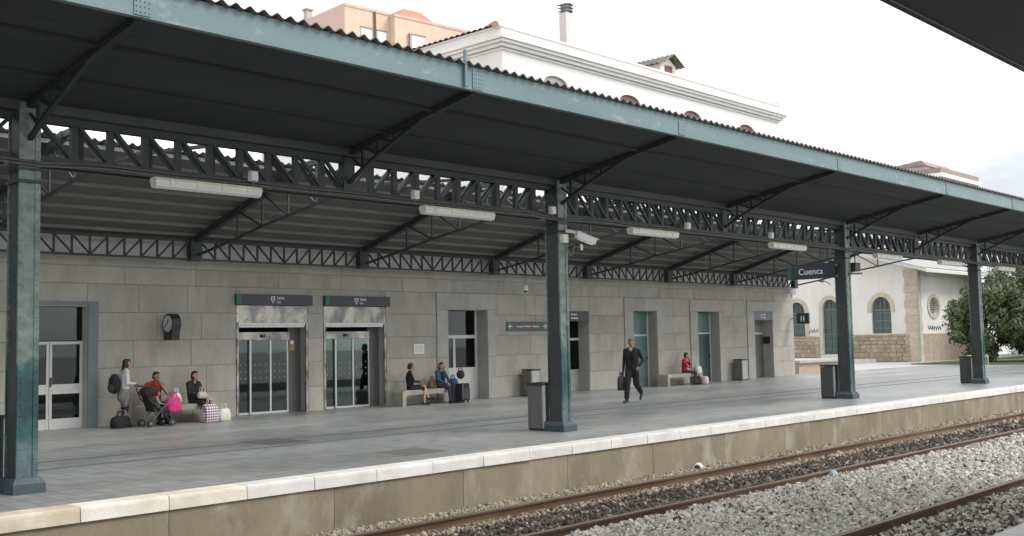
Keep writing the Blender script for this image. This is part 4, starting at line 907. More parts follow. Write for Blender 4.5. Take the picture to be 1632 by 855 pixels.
# ================================================================== LAMPS, SIGNS, BINS, BENCHES, SMALL THINGS
def lamp_proto():
    t = thing('fluorescent_lamp', 'x', 'lamp', (0, 0, 0), 0, 'tube lamps under the canopy girder')
    m = MB(); m.prism([(-.08, .0), (.08, .0), (.09, .035), (.06, .075), (-.06, .075), (-.09, .035)], 'x', -.86, .86); m.build('housing', M_lamp, t)
    m = MB(); m.prism([(-.085, -.002), (.085, -.002), (.075, -.05), (.03, -.075), (-.03, -.075), (-.075, -.05)], 'x', -.85, .85); m.build('diffuser', M_diff, t)
    for k in (-.62, -.2, .2, .62): MB().box(k-.02, k+.02, -.10, -.085, -.03, .05).build('clip', M_lamp, t)
    for k in (-.5, .5): MB().box(k-.02, k+.02, -.02, .02, .075, .14).build('hanger', M_steel_grn, t)
    return t
LX = [(8.30, 'longest-looking white tube lamp hanging between the first two columns, nearest the camera'), (13.30, 'white tube lamp hanging just before the column with the surveillance camera'), (19.20, 'white tube lamp hanging just past the surveillance camera'),
      (25.07, 'white tube lamp hanging just before the Cuenca name sign'), (31.05, 'small white tube lamp seen against the annex past the Cuenca sign'), (35.8, 'farther tube lamp hanging just before the farthest column'), (41.0, 'tiny tube lamp beyond the farthest column, at the picture edge')]
pr = lamp_proto()
for i, (x, lab) in enumerate(LX):
    o = pr if i == 0 else copy_tree(pr); o.location = (x, 13.70, 4.04); o['label'] = lab
# cables and junction boxes along the girder
cb = thing('cable_run', 'pair of grey cables running along the bottom of the long girder', 'cable', (20, 13.6, 4.15), 0, world=True)
for dz, dy in ((0, 0), (.045, .01)):
    pts = []
    for x in np.arange(-12, 60, .35):
        d = min(abs(x-c_) for c_ in XC); pts.append((x, 13.66+dy-(.10 if d < .35 else 0), 4.145+dz-(.06*math.exp(-(d/.5)**2))+.006*math.sin(x*3)))
    MB().tube(pts, .016, 6).build('cable', M_steeldull, cb)
for x, lab in ((8.98, 'pale junction box at the end of the nearest tube lamp'), (12.18, 'pale junction box on the girder before the second tube lamp'), (15.72, 'pale junction box fixed at the column with the surveillance camera'), (20.35, 'small pale junction box after the third tube lamp'), (24.03, 'small pale junction box before the fourth tube lamp')):
    jb = thing('junction_box', lab, 'junction box', (x, 13.58, 4.19), 0, 'junction boxes on the girder')
    MB().cbox(-.062, .062, -.04, .05, 0, .15, .012).build('box_body', M_diff, jb); MB().box(-.05, .05, -.048, -.041, .012, .138).build('cover', M_diff, jb); MB().tube([(0, 0, 0), (0, .02, -.06)], .015, 6).build('gland', M_steeldull, jb)
# surveillance camera on the second column
cv = thing('surveillance_camera', 'white box surveillance camera bracketed to the second column', 'camera', (16.10, 13.55, 3.75), 0)
MB().box(-.16, -.02, -.05, .06, -.10, .06).build('wall_box', M_lamp, cv); MB().tube([(-.05, 0, .13), (.05, -.06, .13), (.14, -.12, .10)], .035, 8).build('arm', M_diff, cv)
hd = bpy.data.objects.new('housing', None); COL.objects.link(hd); hd.parent = cv; hd.location = (.16, -.16, .03); hd.rotation_euler = (0, R(20), R(-28))
MB().box(-.06, .36, -.075, .075, -.05, .06).build('body', M_signwhite, hd); MB().box(-.08, .40, -.085, .085, .065, .08).build('sun_shield', M_signwhite, hd); MB().box(.361, .37, -.06, .06, -.04, .05).build('lens_window', M_black, hd); MB().box(-.02, .30, -.085, -.076, -.09, -.065).build('mount_rail', M_signwhite, hd)
MB().tube([(.0, 0, -.02), (-.04, -.04, -.22), (.0, -.06, -.36), (.08, -.05, -.33), (.12, -.09, -.14)], .011, 6).build('cable', M_steeldull, cv)
MB().tube([(.26, -.14, -.12), (.27, -.14, -.24)], .03, 8).build('microphone', M_diff, cv)
cv2 = thing('dome_camera', 'small white camera on a thin bracket high on the stone wall', 'camera', (25.45, 23.2, 3.42), 0)
MB().tube([(0, .42, .48), (0, .1, .48), (.0, 0, .40), (0, 0, .12)], .014, 6).build('bracket', M_steeldull, cv2); MB().lathe([(.03, .13), (.08, .10), (.09, .0), (.06, -.06)], 12).build('housing', M_signwhite, cv2); MB().ell((0, 0, -.07), (.055, .055, .05)).build('lens_dome', M_black, cv2, smooth=True)
# exit signs above the sliding doors
RX = (R(90), 0, 0)
for (a, b, lab) in ((15.07, 17.40, 'dark exit sign above the left glass sliding door'), (17.83, 20.10, 'dark exit sign above the right glass sliding door')):
    s_ = thing('exit_sign', lab, 'sign', ((a+b)/2, YW-.02, 2.95), 0, 'exit signs'); w = (b-a)/2
    MB().box(-w+.13, w, -.10, 0, -.135, .135).build('panel', M_signdark, s_); MB().box(-w, -w+.128, -.10, 0, -.135, .135).build('green_end', M_signgreen, s_)
    pg = MB(); pg.box(-.15, -.03, -.106, -.101, .06, .08); pg.box(-.15, -.13, -.106, -.101, -.03, .06); pg.box(-.05, -.03, -.106, -.101, -.03, .06); pg.box(-.097, -.083, -.106, -.101, -.06, .03); pg.add([(-.125, -.106, -.05), (-.055, -.106, -.05), (-.09, -.106, -.10)], [(0, 1, 2)])
    pg.build('pictogram', M_signwhite, s_)
    text('lettering', 'Salida', .105, M_signwhite, s_, (.03, -.102, .045), RX, 'LEFT'); text('lettering', 'Exit', .08, M_signwhite, s_, (.03, -.102, -.06), RX, 'LEFT')
# green arrow sign
s_ = thing('direction_sign', 'green and grey direction sign with arrows at both ends', 'sign', (25.98, YW-.01, 2.235), 0)
MB().box(-.66, .66, -.035, 0, -.15, .15).build('panel', M_signgrey, s_); MB().box(-.965, -.662, -.035, 0, -.15, .15).build('green_end', M_signgreen, s_); MB().box(.662, .965, -.035, 0, -.15, .15).build('green_end', M_signgreen, s_)
for sg, cx0 in ((-1, -.81), (1, .83)):
    m = MB(); m.bar((cx0-sg*.09, -.038, 0), (cx0+sg*.09, -.038, 0), .006, .022, upv=(0, 0, 1)); 
    for up_ in (1, -1): m.bar((cx0+sg*.09, -.039, 0), (cx0+sg*.01, -.039, up_*.075), .006, .022, upv=(0, 0, 1))
    m.build('arrow', M_signwhite, s_)
text('lettering', 'Aranjuez-Madrid  Valencia', .105, M_signwhite, s_, (0, -.038, .0), RX)
# header signs in two doorways
def header(label, xa, xb, z, mat, lines, ic):
    s_ = thing('door_header_sign', label, 'sign', ((xa+xb)/2, YW+.0, z), 0, 'door header signs'); w = (xb-xa)/2
    MB().box(-w, w, -.03, .0, -.17, .17).build('panel', mat, s_); m = MB()
    ic(m); m.build('pictogram', M_signwhite, s_)
    m = MB()
    for (x0, n_, zz) in lines:
        for k in range(n_): m.box(x0+k*.05, x0+k*.05+.036, -.034, -.031, zz-.02, zz+.02+(.015 if k % 3 == 0 else 0))
    m.build('lettering', M_signwhite, s_)
def ic1(m): m.lathe([(.001, .0), (.03, .03), (.001, .06)], 8, -.42, -.033); m.box(-.47, -.37, -.036, -.031, -.11, -.02); m.box(-.445, -.395, -.037, -.031, .02, .075)
def ic2(m): m.box(-.16, -.13, -.036, -.031, -.09, .09); m.box(-.175, -.115, -.035, -.031, .03, .05)
header('dark header sign with pictogram in the doorway behind the second column', 27.77, 29.17, 2.57, M_signdark, [(-.25, 6, .06), (-.25, 7, -.07)], ic1)
header('blue-grey header sign in the last doorway of the stone wall', 40.18, 41.64, 2.62, M_signblue, [(-.02, 5, .06), (-.02, 5, -.07)], ic2)
# station name sign on the third column
s_ = thing('station_name_sign', 'dark hanging name sign reading Cuenca beside the third column', 'sign', (28.05, 14.62, 3.56), 0)
MB().box(-.05, .05, -.73, .60, -.215, .215).build('panel', M_signdark, s_); MB().box(-.05, .05, .602, .73, -.215, .215).build('green_end', M_signgreen, s_); MB().box(-.03, .03, -.80, -.732, -.20, -.13).build('bracket', M_steeldull, s_); MB().box(-.03, .03, -.80, -.732, .1, .17).build('bracket', M_steeldull, s_)
for yy in (-.5, .45): MB().tube([(0, yy, .21), (0, yy, 1.05)], .015, 6).build('hanger', M_steel_grn, s_)
text('lettering', 'Cuenca', .25, M_signwhite, s_, (-.053, .0, -.01), (R(90), 0, R(-90)))
# toilet sign at the wall's end
s_ = thing('toilet_sign', 'small dark green toilet sign projecting at the end of the stone wall', 'sign', (43.3, 23.05, 2.51), 0)
MB().box(-.05, .05, -.285, .285, -.235, .235).build('panel', pm('sign_deepgreen', (.02, .05, .045), (.025, .055, .05), 4, .4), s_); MB().box(-.02, .02, .286, .60, -.02, .02).build('bracket', M_steeldull, s_)
m = MB()
for yy in (-.06, .06): m.box(-.056, -.051, yy-.035, yy+.035, -.06, .06); m.box(-.057, -.051, yy-.025, yy+.025, .075, .12); m.box(-.057, -.051, yy-.028, yy-.006, -.13, -.06); m.box(-.057, -.051, yy+.006, yy+.028, -.13, -.06)
m.build('pictogram', M_signwhite, s_)
# second sign and camera stub on the far side of column three
s_ = thing('hanging_box', 'small dark green box on a bracket at the third column', 'signal box', (28.55, 13.6, 3.62), 0); MB().cbox(-.12, .2, -.12, .12, -.10, .14, .02).build('box_body', M_steel_grn, s_); MB().bar((-.3, 0, -.18), (.5, 0, -.14), .05, .05).build('arm', M_steel_grn, s_)
# clock
k_ = thing('station_clock', 'black projecting station clock with round white dial on the stone wall', 'clock', (13.16, 23.32, 2.30), 0)
MB().prism([(.24*math.cos(t), .24*math.sin(t)+.03) for t in np.linspace(0, 2*math.pi, 25)[:-1]], 'x', -.11, .11).build('case', M_black, k_)
MB().prism([(-.17, -.36), (.20, -.36), (.20, .0), (-.22, 0)], 'x', -.10, .10).build('lower_case', M_black, k_); MB().box(-.05, .05, .2, .345, -.1, .1).build('wall_bracket', M_black, k_)
dl_ = MB().prism([(.195*math.cos(t), .195*math.sin(t)+.03) for t in np.linspace(0, 2*math.pi, 25)[:-1]], 'x', -.118, -.111).build('dial', pm('dial', (.50, .52, .52), None, rough=.5), k_)
m = MB()
for h in range(12):
    t = math.pi*h/6; m.bar((-.12, .145*math.sin(t), .145*math.cos(t)+.03), (-.12, .18*math.sin(t), .18*math.cos(t)+.03), .004, .016, upv=(1, 0, 0))
m.build('hour_marks', M_black, dl_, (0, 0, 0))
MB().bar((-.123, .0, .03), (-.123, .11, -.05), .012, .02, upv=(1, 0, 0)).build('minute_hand', M_black, dl_, (0, 0, 0)); MB().bar((-.126, 0, .03), (-.126, -.045, .12), .014, .02, upv=(1, 0, 0)).build('hour_hand', M_black, dl_, (0, 0, 0))
# wall notice, small square label
s_ = thing('wall_notice', 'small white notice on the wall above the bench with two women', 'notice', (21.27, YW-.005, 1.59), 0); MB().box(-.20, .20, -.015, 0, -.14, .14).build('board', M_signwhite, s_); MB().box(-.17, .17, -.018, -.016, -.11, .11).build('sheet', pm('paper', (.62, .62, .6), (.55, .55, .53), 20, .7), s_)
s_ = thing('door_sticker', 'small orange pictogram sticker beside the left sliding door', 'sticker', (17.02, YW+.31, 1.80), 0); MB().box(-.08, .08, -.012, 0, -.17, .12).build('plate', pm('orange_plate', (.42, .27, .08), (.36, .22, .06), 8, .5), s_); MB().box(-.045, .045, -.016, -.013, 0, .08).build('symbol', M_signwhite, s_)

# litter bins
M_steeldark = pm('dark_steel', (.10, .10, .095), (.08, .08, .076), 3, .45, metal=.3, stretch=(6, 6, .3))
def bin_(label, loc, rz, hi=.92, dark=False, side=None, front=None):
    t = thing('litter_bin', label, 'bin', loc, rz, 'steel litter bins'); w, d_ = .225, .19
    cur = [(w*math.sin(a), -d_-.06*math.cos(a*1.0)) for a in np.linspace(-math.pi/2, math.pi/2, 9)]
    MB().prism([(-w, d_), (-w, -d_)]+[(w, -d_), (w, d_)], 'z', .04, hi-.06).build('body', M_black if dark else (side or M_steeldull), t)
    fr = [(w*.995*math.sin(a), -d_-.002-.075*math.cos(a)) for a in np.linspace(-math.pi/2, math.pi/2, 11)]
    MB().prism(fr, 'z', .05, hi-.05).build('front_panel', M_black if dark else (front or M_steel), t, smooth=False)
    lidp = [(-w-.012, d_+.01)]+[(1.05*x, y-.012) for x, y in fr]+[(w+.012, d_+.01)]
    MB().prism(lidp, 'z', hi-.049, hi).build('lid', M_blackmetal, t); MB().prism([(x*.96, y*.96) for x, y in [(-w, d_)]+fr+[(w, d_)]], 'z', 0, .039).build('plinth', M_black, t)
    MB().box(-.12, .12, -.12, .12, hi+.001, hi+.006).build('opening', M_black, t)
bin_('steel litter bin standing beside the column with the surveillance camera', (16.12, 14.30, 0), 0, .93)
bin_('steel litter bin with bright curved front against the stone wall near the direction sign', (25.75, 23.30, 0), 0, .86)
bin_('steel litter bin against the wall just left of the last doorway', (38.45, 23.32, 0), 0, .86)
bin_('grey litter bin beside the third column below the Cuenca sign', (28.32, 14.30, 0), 0, .93, False, M_steeldark)
bin_('grey litter bin beside the farthest column in front of the trees', (38.55, 14.30, 0), 0, .93, False, M_steeldark)
bin_('black litter bin mostly hidden behind the nearest column at the left edge', (5.42, 14.32, 0), 0, .95, True)

# stone benches
def bench(label, x0, x1, y0=22.92, y1=23.42, h=.44):
    t = thing('stone_bench', label, 'bench', ((x0+x1)/2, (y0+y1)/2, 0), 0, 'stone benches'); L2 = (x1-x0)/2; D = (y1-y0)/2; th = .13; r_ = .10
    def prof(sg):
        o_ = [(sg*(L2), 0), (sg*L2, h-r_)]+[(sg*(L2-r_+r_*math.cos(a)), h-r_+r_*math.sin(a)) for a in np.linspace(0, math.pi/2, 6)[1:]]+[(sg*(L2-.30), h), (sg*(L2-.30), h-th), (sg*(L2-th-.05), h-th), (sg*(L2-th), h-th-.05), (sg*(L2-th), 0)]
        return o_
    for sg in (1, -1): MB().prism(prof(sg), 'y', -D, D).build('end_support', M_benchend, t)
    MB().box(-L2+.302, L2-.302, -D, D, h-th, h).build('seat_slab', M_bench, t)
bench('stone bench below the station clock', 12.25, 14.25); bench('stone bench below the white wall notice', 19.98, 22.35); bench('stone bench between the two teal doors', 32.75, 35.05)
bench('pale distant stone bench behind the farthest column', 58.4, 60.2, 21.2, 21.7, .55)

# suitcase, bags
def suitcase(label, loc, rz, w=.40, d_=.24, h=.56, handle=True):
    t = thing('suitcase', label, 'suitcase', loc, rz); MB().cbox(-w/2, w/2, -d_/2, d_/2, .06, h, .03).build('body', C_black, t); MB().box(-w/2+.04, w/2-.04, -d_/2-.03, -d_/2-.002, .10, h-.14).build('front_pocket', C_charcoal, t)
    for sx in (-1, 1): MB().tube([(sx*w*.38-.012, -d_*.3, .03), (sx*w*.38+.012, -d_*.3, .03)], .03, 10).build('wheel', M_black, t); MB().box(sx*w*.38-.015, sx*w*.38+.015, d_*.2, d_*.4, 0, .06).build('foot', M_black, t)
    MB().tube([(-w/2+.02, -d_/2-.005, .1), (-w/2+.02, -d_/2-.005, h-.02)], .006, 6).build('piping', M_alu, t)
    if handle:
        for sx in (-1, 1): MB().tube([(sx*.1, d_*.3, h), (sx*.1, d_*.3, h+.36)], .009, 6).build('handle_tube', M_alu, t)
        MB().tube([(-.12, d_*.3, h+.37), (.12, d_*.3, h+.37)], .016, 8).build('grip', M_black, t)
suitcase('black wheeled trolley suitcase standing beside the seated woman in denim', (22.12, 22.72, 0), R(12))
hb = thing('handbag', 'black shoulder bag hung over the trolley handle', 'bag', (22.02, 22.70, .60), 0); MB().ell((0, 0, .22), (.15, .08, .13)).build('bag_body', C_black, hb, smooth=True); MB().tube([(-.11, 0, .27), (-.07, .0, .40), (.06, 0, .41), (.11, 0, .27)], .014, 6).build('strap', C_black, hb)
def softbag(name, label, loc, rz, w, d_, h, mat, handles=True, hm=None, cat='bag'):
    t = thing(name, label, cat, loc, rz); m = MB(); prof = []
    rr2 = random.Random(sum(map(ord, label)))
    for z, f in ((0, .92), (.04, 1.0), (h*.5, 1.02), (h*.85, .9), (h, .62)):
        ring_ = [(w/2*f*math.copysign(abs(math.cos(a))**.6, math.cos(a))*rr2.uniform(.94, 1.06), d_/2*f*math.copysign(abs(math.sin(a))**.6, math.sin(a))*rr2.uniform(.94, 1.06), z) for a in np.linspace(0, 2*math.pi, 15)[:-1]]; prof.append(ring_)
    vs = [p for r__ in prof for p in r__]; n = 14; fs = [tuple(range(n))[::-1], tuple(range(4*n, 5*n))]
    for i in range(4):
        for k in range(n): fs.append((i*n+k, i*n+(k+1) % n, (i+1)*n+(k+1) % n, (i+1)*n+k))
    m.add(vs, fs); m.build('bag_body', mat, t, smooth=True)
    if handles:
        for yy in (-.03, .03): MB().tube([(-w*.2, yy, h*.96), (-w*.12, yy, h+.11), (w*.12, yy, h+.11), (w*.2, yy, h*.96)], .012, 6).build('handle', hm or mat, t)
softbag('plaid_bag', 'pink and white checked shopping bag standing beside the bench below the clock', (13.80, 22.72, 0), R(8), .44, .30, .42, M_plaid, hm=C_cream)
M_plast = pm('white_plastic', (.62, .63, .60), (.55, .56, .50), 6, .4, c3=(.55, .60, .10), s3=3, lo3=.55, hi3=.68)
softbag('plastic_bag', 'white and yellow-green plastic carrier bag on the paving by the checked bag', (14.18, 22.72, 0), 0, .32, .22, .30, M_plast)
softbag('travel_bag', 'black travel bag on the paving at the feet of the standing woman', (11.72, 22.98, 0), R(5), .44, .24, .26, C_black)
softbag('shoulder_bag', 'brown handbag on the bench between the two seated women', (21.42, 23.28, .44), 0, .26, .16, .24, C_brown)
softbag('sports_bag', 'dark blue bag on the bench end beside the trolley suitcase', (22.08, 23.10, .44), 0, .32, .24, .26, C_blue)
softbag('carrier_bag', 'white carrier bag hanging from the stroller handle', (12.93, 22.72, .42), 0, .24, .16, .30, C_white)
softbag('shopping_bag', 'bright pink bag slung on the side of the stroller', (12.80, 22.62, .30), R(10), .40, .22, .34, C_pink)
softbag('white_bag', 'white bag beside the man in red on the bench', (34.72, 22.92, .40), 0, .36, .24, .28, C_white)
softbag('pale_bundle', 'pale pink bundle on the paving before the bench of the man in red', (34.85, 22.70, .02), R(20), .40, .26, .28, pm('cloth_palepink', (.6, .45, .44), (.55, .40, .40), 8, .8), False)
# stroller
t = thing('stroller', 'dark folding stroller with silver frame in front of the woman in red', 'stroller', (12.42, 22.66, 0), R(0))
for sy in (-.2, .2):
    MB().tube([(-.26, sy, .08), (.05, sy, .42), (.30, sy, .62)], .010, 8).build('frame_tube', M_steeldull, t); MB().tube([(.24, sy, .08), (-.02, sy, .38), (-.30, sy, .62), (-.40, sy, .88)], .014, 8).build('frame_tube', M_black, t)
    for xx in (-.26, .26): w_ = MB().tube([(xx, sy-.03, .085), (xx, sy+.03, .085)], .085, 14).build('wheel', M_black, t); MB().tube([(xx, sy-.034, .085), (xx, sy+.034, .085)], .03, 10).build('hub', M_steeldull, w_)
MB().tube([(-.42, -.2, .92), (-.42, .2, .92)], .018, 8).build('push_bar', M_black, t)
MB().prism([(-.16, .34), (.22, .30), (.24, .36), (-.12, .42), (-.26, .82), (-.32, .80)], 'y', -.18, .18).build('seat_sling', C_black, t); MB().bar((.22, 0, .32), (.30, 0, .14), .32, .03).build('footrest', C_charcoal, t)
hdm = MB(); hdm.ell((-.22, 0, .78), (.20, .20, .13), 12, 6); hdm.build('hood', C_black, t, smooth=True)
# backpack of the standing woman
t = thing('backpack', 'black backpack worn by the standing woman', 'backpack', (11.63, 23.06, 0), 0)
MB().ell((-.02, 0, .98), (.12, .16, .23)).build('pack_body', C_black, t, smooth=True); MB().ell((-.09, 0, .90), (.07, .12, .12)).build('front_pocket', C_charcoal, t, smooth=True); MB().tube([(.06, .12, 1.14), (.17, .12, 1.2), (.22, .12, 1.0)], .018, 6).build('strap', C_black, t)
# man's bag
softbag('carry_bag', 'dark soft bag carried in the right hand of the walking man', (24.06, 18.40, .34), R(20), .34, .18, .40, C_charcoal)
# litter on the track
t = thing('drink_can', 'white drink can lying on the stones by the platform wall', 'can', (17.75, 11.78, -.77), R(25)); MB().tube([(-.11, 0, .03), (-.10, 0, .03), (.10, 0, .03), (.11, 0, .03)], [.06, .085, .085, .06], 14).build('can_body', M_signwhite, t, smooth=False); MB().tube([(-.118, 0, .03), (-.111, 0, .03)], .06, 14).build('can_end', M_blackmetal, t)
t = thing('crumpled_wrapper', 'small crumpled pale blue wrapper beside the rusty rail', 'litter', (18.5, 9.36, -.80), 0); m = MB(); m.ell((0, 0, .03), (.11, .07, .06), 7, 5); rr3 = random.Random(2); m.v = [(x*rr3.uniform(.7, 1.2), y*rr3.uniform(.7, 1.2), z*rr3.uniform(.8, 1.3)) for x, y, z in m.v]; m.build('wrapper_body', pm('blue_plastic', (.30, .42, .48), (.40, .50, .54), 9, .4), t)
# ================================================================== PEOPLE
def V3(*a): return np.array(a, float)
def cap_mesh(m, p, q, r0, r1, seg=12):
    p, q = Vector(p), Vector(q); d = q-p; ln = d.length
    if ln < 1e-5: m.ell(p, (r0, r0, r0), seg, 8); return
    d.normalize(); pts = []; rs = []
    for a in np.linspace(-math.pi/2, 0, 5)[0:]: pts.append(p+d*(r0*math.sin(a))); rs.append(max(r0*math.cos(a), .001))
    for a in np.linspace(0, math.pi/2, 5): pts.append(q+d*(r1*math.sin(a))); rs.append(max(r1*math.cos(a), .001))
    m.tube(pts, rs, seg)
def remesh(prims, vox, mats, name, smooth_it=5):
    m = MB()
    for pr_ in prims:
        if pr_[0] == 'c': cap_mesh(m, *pr_[1:5])
        else: m.ell(pr_[1], pr_[2], 14, 10)
    me = m.mesh(name, mats); o = bpy.data.objects.new('tmp', me); COL.objects.link(o)
    md = o.modifiers.new('r', 'REMESH'); md.mode = 'VOXEL'; md.voxel_size = vox
    sm = o.modifiers.new('s', 'SMOOTH'); sm.factor = .5; sm.iterations = smooth_it
    dg = bpy.context.evaluated_depsgraph_get(); ev = o.evaluated_get(dg); me2 = bpy.data.meshes.new_from_object(ev); bpy.data.objects.remove(o); bpy.data.meshes.remove(me)
    n = len(me2.polygons); cen = np.zeros(n*3); me2.polygons.foreach_get('center', cen); cen = cen.reshape(-1, 3)
    best = np.full(n, 1e9); idx = np.zeros(n, int)
    for pr_ in prims:
        if pr_[0] == 'c':
            _, p, q, r0, r1, mi = pr_; p = np.array(p, float); q = np.array(q, float); d = q-p; L2_ = max(d@d, 1e-9); t_ = np.clip(((cen-p)@d)/L2_, 0, 1); dist = np.linalg.norm(cen-(p+t_[:, None]*d), axis=1)-(r0+(r1-r0)*t_)
        else:
            _, c_, r_, mi = pr_; dist = (np.linalg.norm((cen-np.array(c_))/np.array(r_), axis=1)-1)*min(r_)
        k = dist < best; best[k] = dist[k]; idx[k] = mi
    me2.materials.clear()
    for mt in mats: me2.materials.append(mt)
    me2.polygons.foreach_set('material_index', idx.astype(np.int32)); me2.polygons.foreach_set('use_smooth', np.ones(n, bool)); me2.update(); me2.name = name
    return me2
STAND = dict(hipL=(.09, 0, .90), hipR=(-.09, 0, .90), kneeL=(.10, -.02, .49), kneeR=(-.10, -.02, .49), ankL=(.10, .02, .08), ankR=(-.10, .02, .08), toeL=(.12, -.15, .03), toeR=(-.12, -.15, .03),
             pel=(0, 0, .95), chest=(0, 0, 1.27), neck=(0, -.01, 1.46), head=(0, -.03, 1.60), shL=(.185, 0, 1.39), shR=(-.185, 0, 1.39), elL=(.23, .02, 1.11), elR=(-.23, .02, 1.11), wrL=(.22, -.08, .88), wrR=(-.22, -.08, .88))
SIT = dict(hipL=(.095, 0, .52), hipR=(-.095, 0, .52), kneeL=(.10, -.43, .51), kneeR=(-.10, -.43, .51), ankL=(.10, -.40, .09), ankR=(-.10, -.40, .09), toeL=(.11, -.56, .04), toeR=(-.11, -.56, .04),
           pel=(0, .02, .55), chest=(0, .05, .87), neck=(0, .02, 1.07), head=(0, -.02, 1.21), shL=(.18, .04, 1.0), shR=(-.18, .04, 1.0), elL=(.24, -.06, .76), elR=(-.24, -.06, .76), wrL=(.10, -.26, .66), wrR=(-.10, -.26, .66))
# material slots: 0 skin 1 top 2 bottom 3 shoes 4 collar 5 lips 6 eyes
def person(label, loc, rz, sc, J, mats, hair, hairstyle='short', headrot=0.0, sleeves=True, bare_legs=False, skirt=None, female=True, extra=None, hands=None, group='people on the platform'):
    P = {k: np.array(v, float)*sc for k, v in J.items()}; s_ = sc
    mid = lambda a, b, t: a+(b-a)*t
    pr_ = []
    C = lambda a, b, r0, r1, mi: pr_.append(('c', tuple(a), tuple(b), r0*s_, r1*s_, mi)); E_ = lambda c_, r_, mi: pr_.append(('e', tuple(c_), tuple(np.array(r_)*s_), mi))
    side = P['shL']-P['shR']; side /= np.linalg.norm(side)
    E_(P['pel'], (.165 if female else .16, .125, .14), 2 if not skirt else 2)
    for sg in (1, -1):
        C(P['pel']+side*sg*.075*s_+V3(0, 0, .06)*s_, P['chest']+side*sg*.085*s_, .105, .108, 1); C(P['chest']+side*sg*.085*s_, P['chest']+side*sg*.10*s_+V3(0, 0, .09)*s_, .108, .085, 1)
    C(P['shL'], P['shR'], .062, .062, 1); C(mid(P['shL'], P['neck'], .1), P['neck'], .058, .05, 1); C(mid(P['shR'], P['neck'], .1), P['neck'], .058, .05, 1)
    C(P['neck']-V3(0, 0, .03)*s_, P['head']-V3(0, 0, .05)*s_, .052, .050, 0); 
    if len(mats) > 4 and mats[4] is not None: C(P['neck']-V3(0, .0, .02)*s_, P['neck']+V3(0, 0, .02)*s_, .066, .062, 4)
    h = P['head']; fwd = V3(math.sin(headrot), -math.cos(headrot), 0); rtv = V3(math.cos(headrot), math.sin(headrot), 0)
    E_(h+V3(0, 0, .015)*s_, (.076, .088, .105), 0); E_(h+(fwd*.025+V3(0, 0, -.055))*s_, (.058, .062, .062), 0); C(h+(fwd*.085+V3(0, 0, .005))*s_, h+(fwd*.105+V3(0, 0, -.025))*s_, .012, .016, 0)
    for sg in (1, -1): E_(h+(rtv*sg*.08)*s_, (.014, .022, .032), 0)
    for sd in ('L', 'R'):
        C(P['sh'+sd], P['el'+sd], .055 if female else .062, .043, 1 if sleeves else 0)
        if not sleeves: C(P['sh'+sd], mid(P['sh'+sd], P['el'+sd], .45), .064, .058, 1)
        C(P['el'+sd], P['wr'+sd], .043, .03, 1 if sleeves else 0)
        dirh = P['wr'+sd]-P['el'+sd]; dirh /= np.linalg.norm(dirh); C(P['wr'+sd], P['wr'+sd]+dirh*.07*s_, .028, .033, 0)
        lm = 0 if bare_legs else 2
        C(P['hip'+sd], P['knee'+sd], .088, .060, lm if not skirt else (lm)); C(P['knee'+sd], mid(P['knee'+sd], P['ank'+sd], .35), .057, .056, lm); C(mid(P['knee'+sd], P['ank'+sd], .35), P['ank'+sd], .056, .038, lm)
        hl = P['ank'+sd]+V3(0, .045, -.03)*s_ if sd else None; C(P['ank'+sd]+(P['ank'+sd]-P['toe'+sd])*V3(.25, .25, 0)-V3(0, 0, .03)*s_, P['toe'+sd], .042, .036, 3)
    if skirt:
        for (a, b, r0, r1) in skirt: C(np.array(a)*s_, np.array(b)*s_, r0, r1, 2)
    if extra:
        for (a, b, r0, r1, mi) in extra: C(np.array(a)*s_, np.array(b)*s_, r0, r1, mi)
    full = list(mats)+[None]*(5-len(mats)); full[4] = full[4] or mats[1]; full += [M_lip, M_eye]
    me = remesh(pr_, .0125*max(s_, .8), full, 'body')
    ob = bpy.data.objects.new('person', me)
    # eyes, mouth and fingers joined to the body mesh
    m = MB()
    for sg in (1, -1): m.ell(tuple(h+(fwd*.078+rtv*sg*.03+V3(0, 0, .012))*s_), tuple(np.array((.011, .011, .008))*s_), 8, 6, 6); m.ell(tuple(h+(fwd*.082+rtv*sg*.03+V3(0, 0, .034))*s_), tuple(np.array((.02, .012, .005))*s_), 8, 5, 6)
    m.ell(tuple(h+(fwd*.083+V3(0, 0, -.058))*s_), tuple(np.array((.022, .012, .007))*s_), 8, 6, 5)
    for sd, sg in (('L', 1), ('R', -1)):
        w = P['wr'+sd]; d = w-P['el'+sd]; d /= np.linalg.norm(d); cr = np.cross(d, V3(0, 0, 1)); 
        if np.linalg.norm(cr) < .2: cr = V3(1, 0, 0)
        cr /= np.linalg.norm(cr); nr = np.cross(cr, d)
        pm_ = w+d*.075*s_
        for k, ln in enumerate((.058, .068, .064, .05)):
            b0 = pm_+cr*(k-1.5)*.0165*s_; b1 = b0+d*ln*.5*s_-nr*.008*s_; b2 = b1+d*ln*.35*s_-nr*.026*s_; m.tube([b0, b1, b2], [.0085*s_, .008*s_, .006*s_], 6)
        b0 = w+d*.03*s_-cr*.028*s_; m.tube([b0, b0-cr*.022*s_+d*.025*s_, b0-cr*.026*s_+d*.055*s_-nr*.01*s_], [.011*s_, .0095*s_, .007*s_], 6)
    bm = bmesh.new(); bm.from_mesh(me); off = len(bm.verts); vs = [bm.verts.new(v) for v in m.v]; bm.verts.ensure_lookup_table()
    for f_, mi in zip(m.f, m.m):
        try: fc = bm.faces.new([vs[i] for i in f_]); fc.material_index = mi; fc.smooth = True
        except ValueError: pass
    bm.normal_update(); bm.to_mesh(me); bm.free()
    root = thing('person', label, 'person', loc, rz, group)
    ob.name = 'body'; COL.objects.link(ob); ob.parent = root
    hp = []
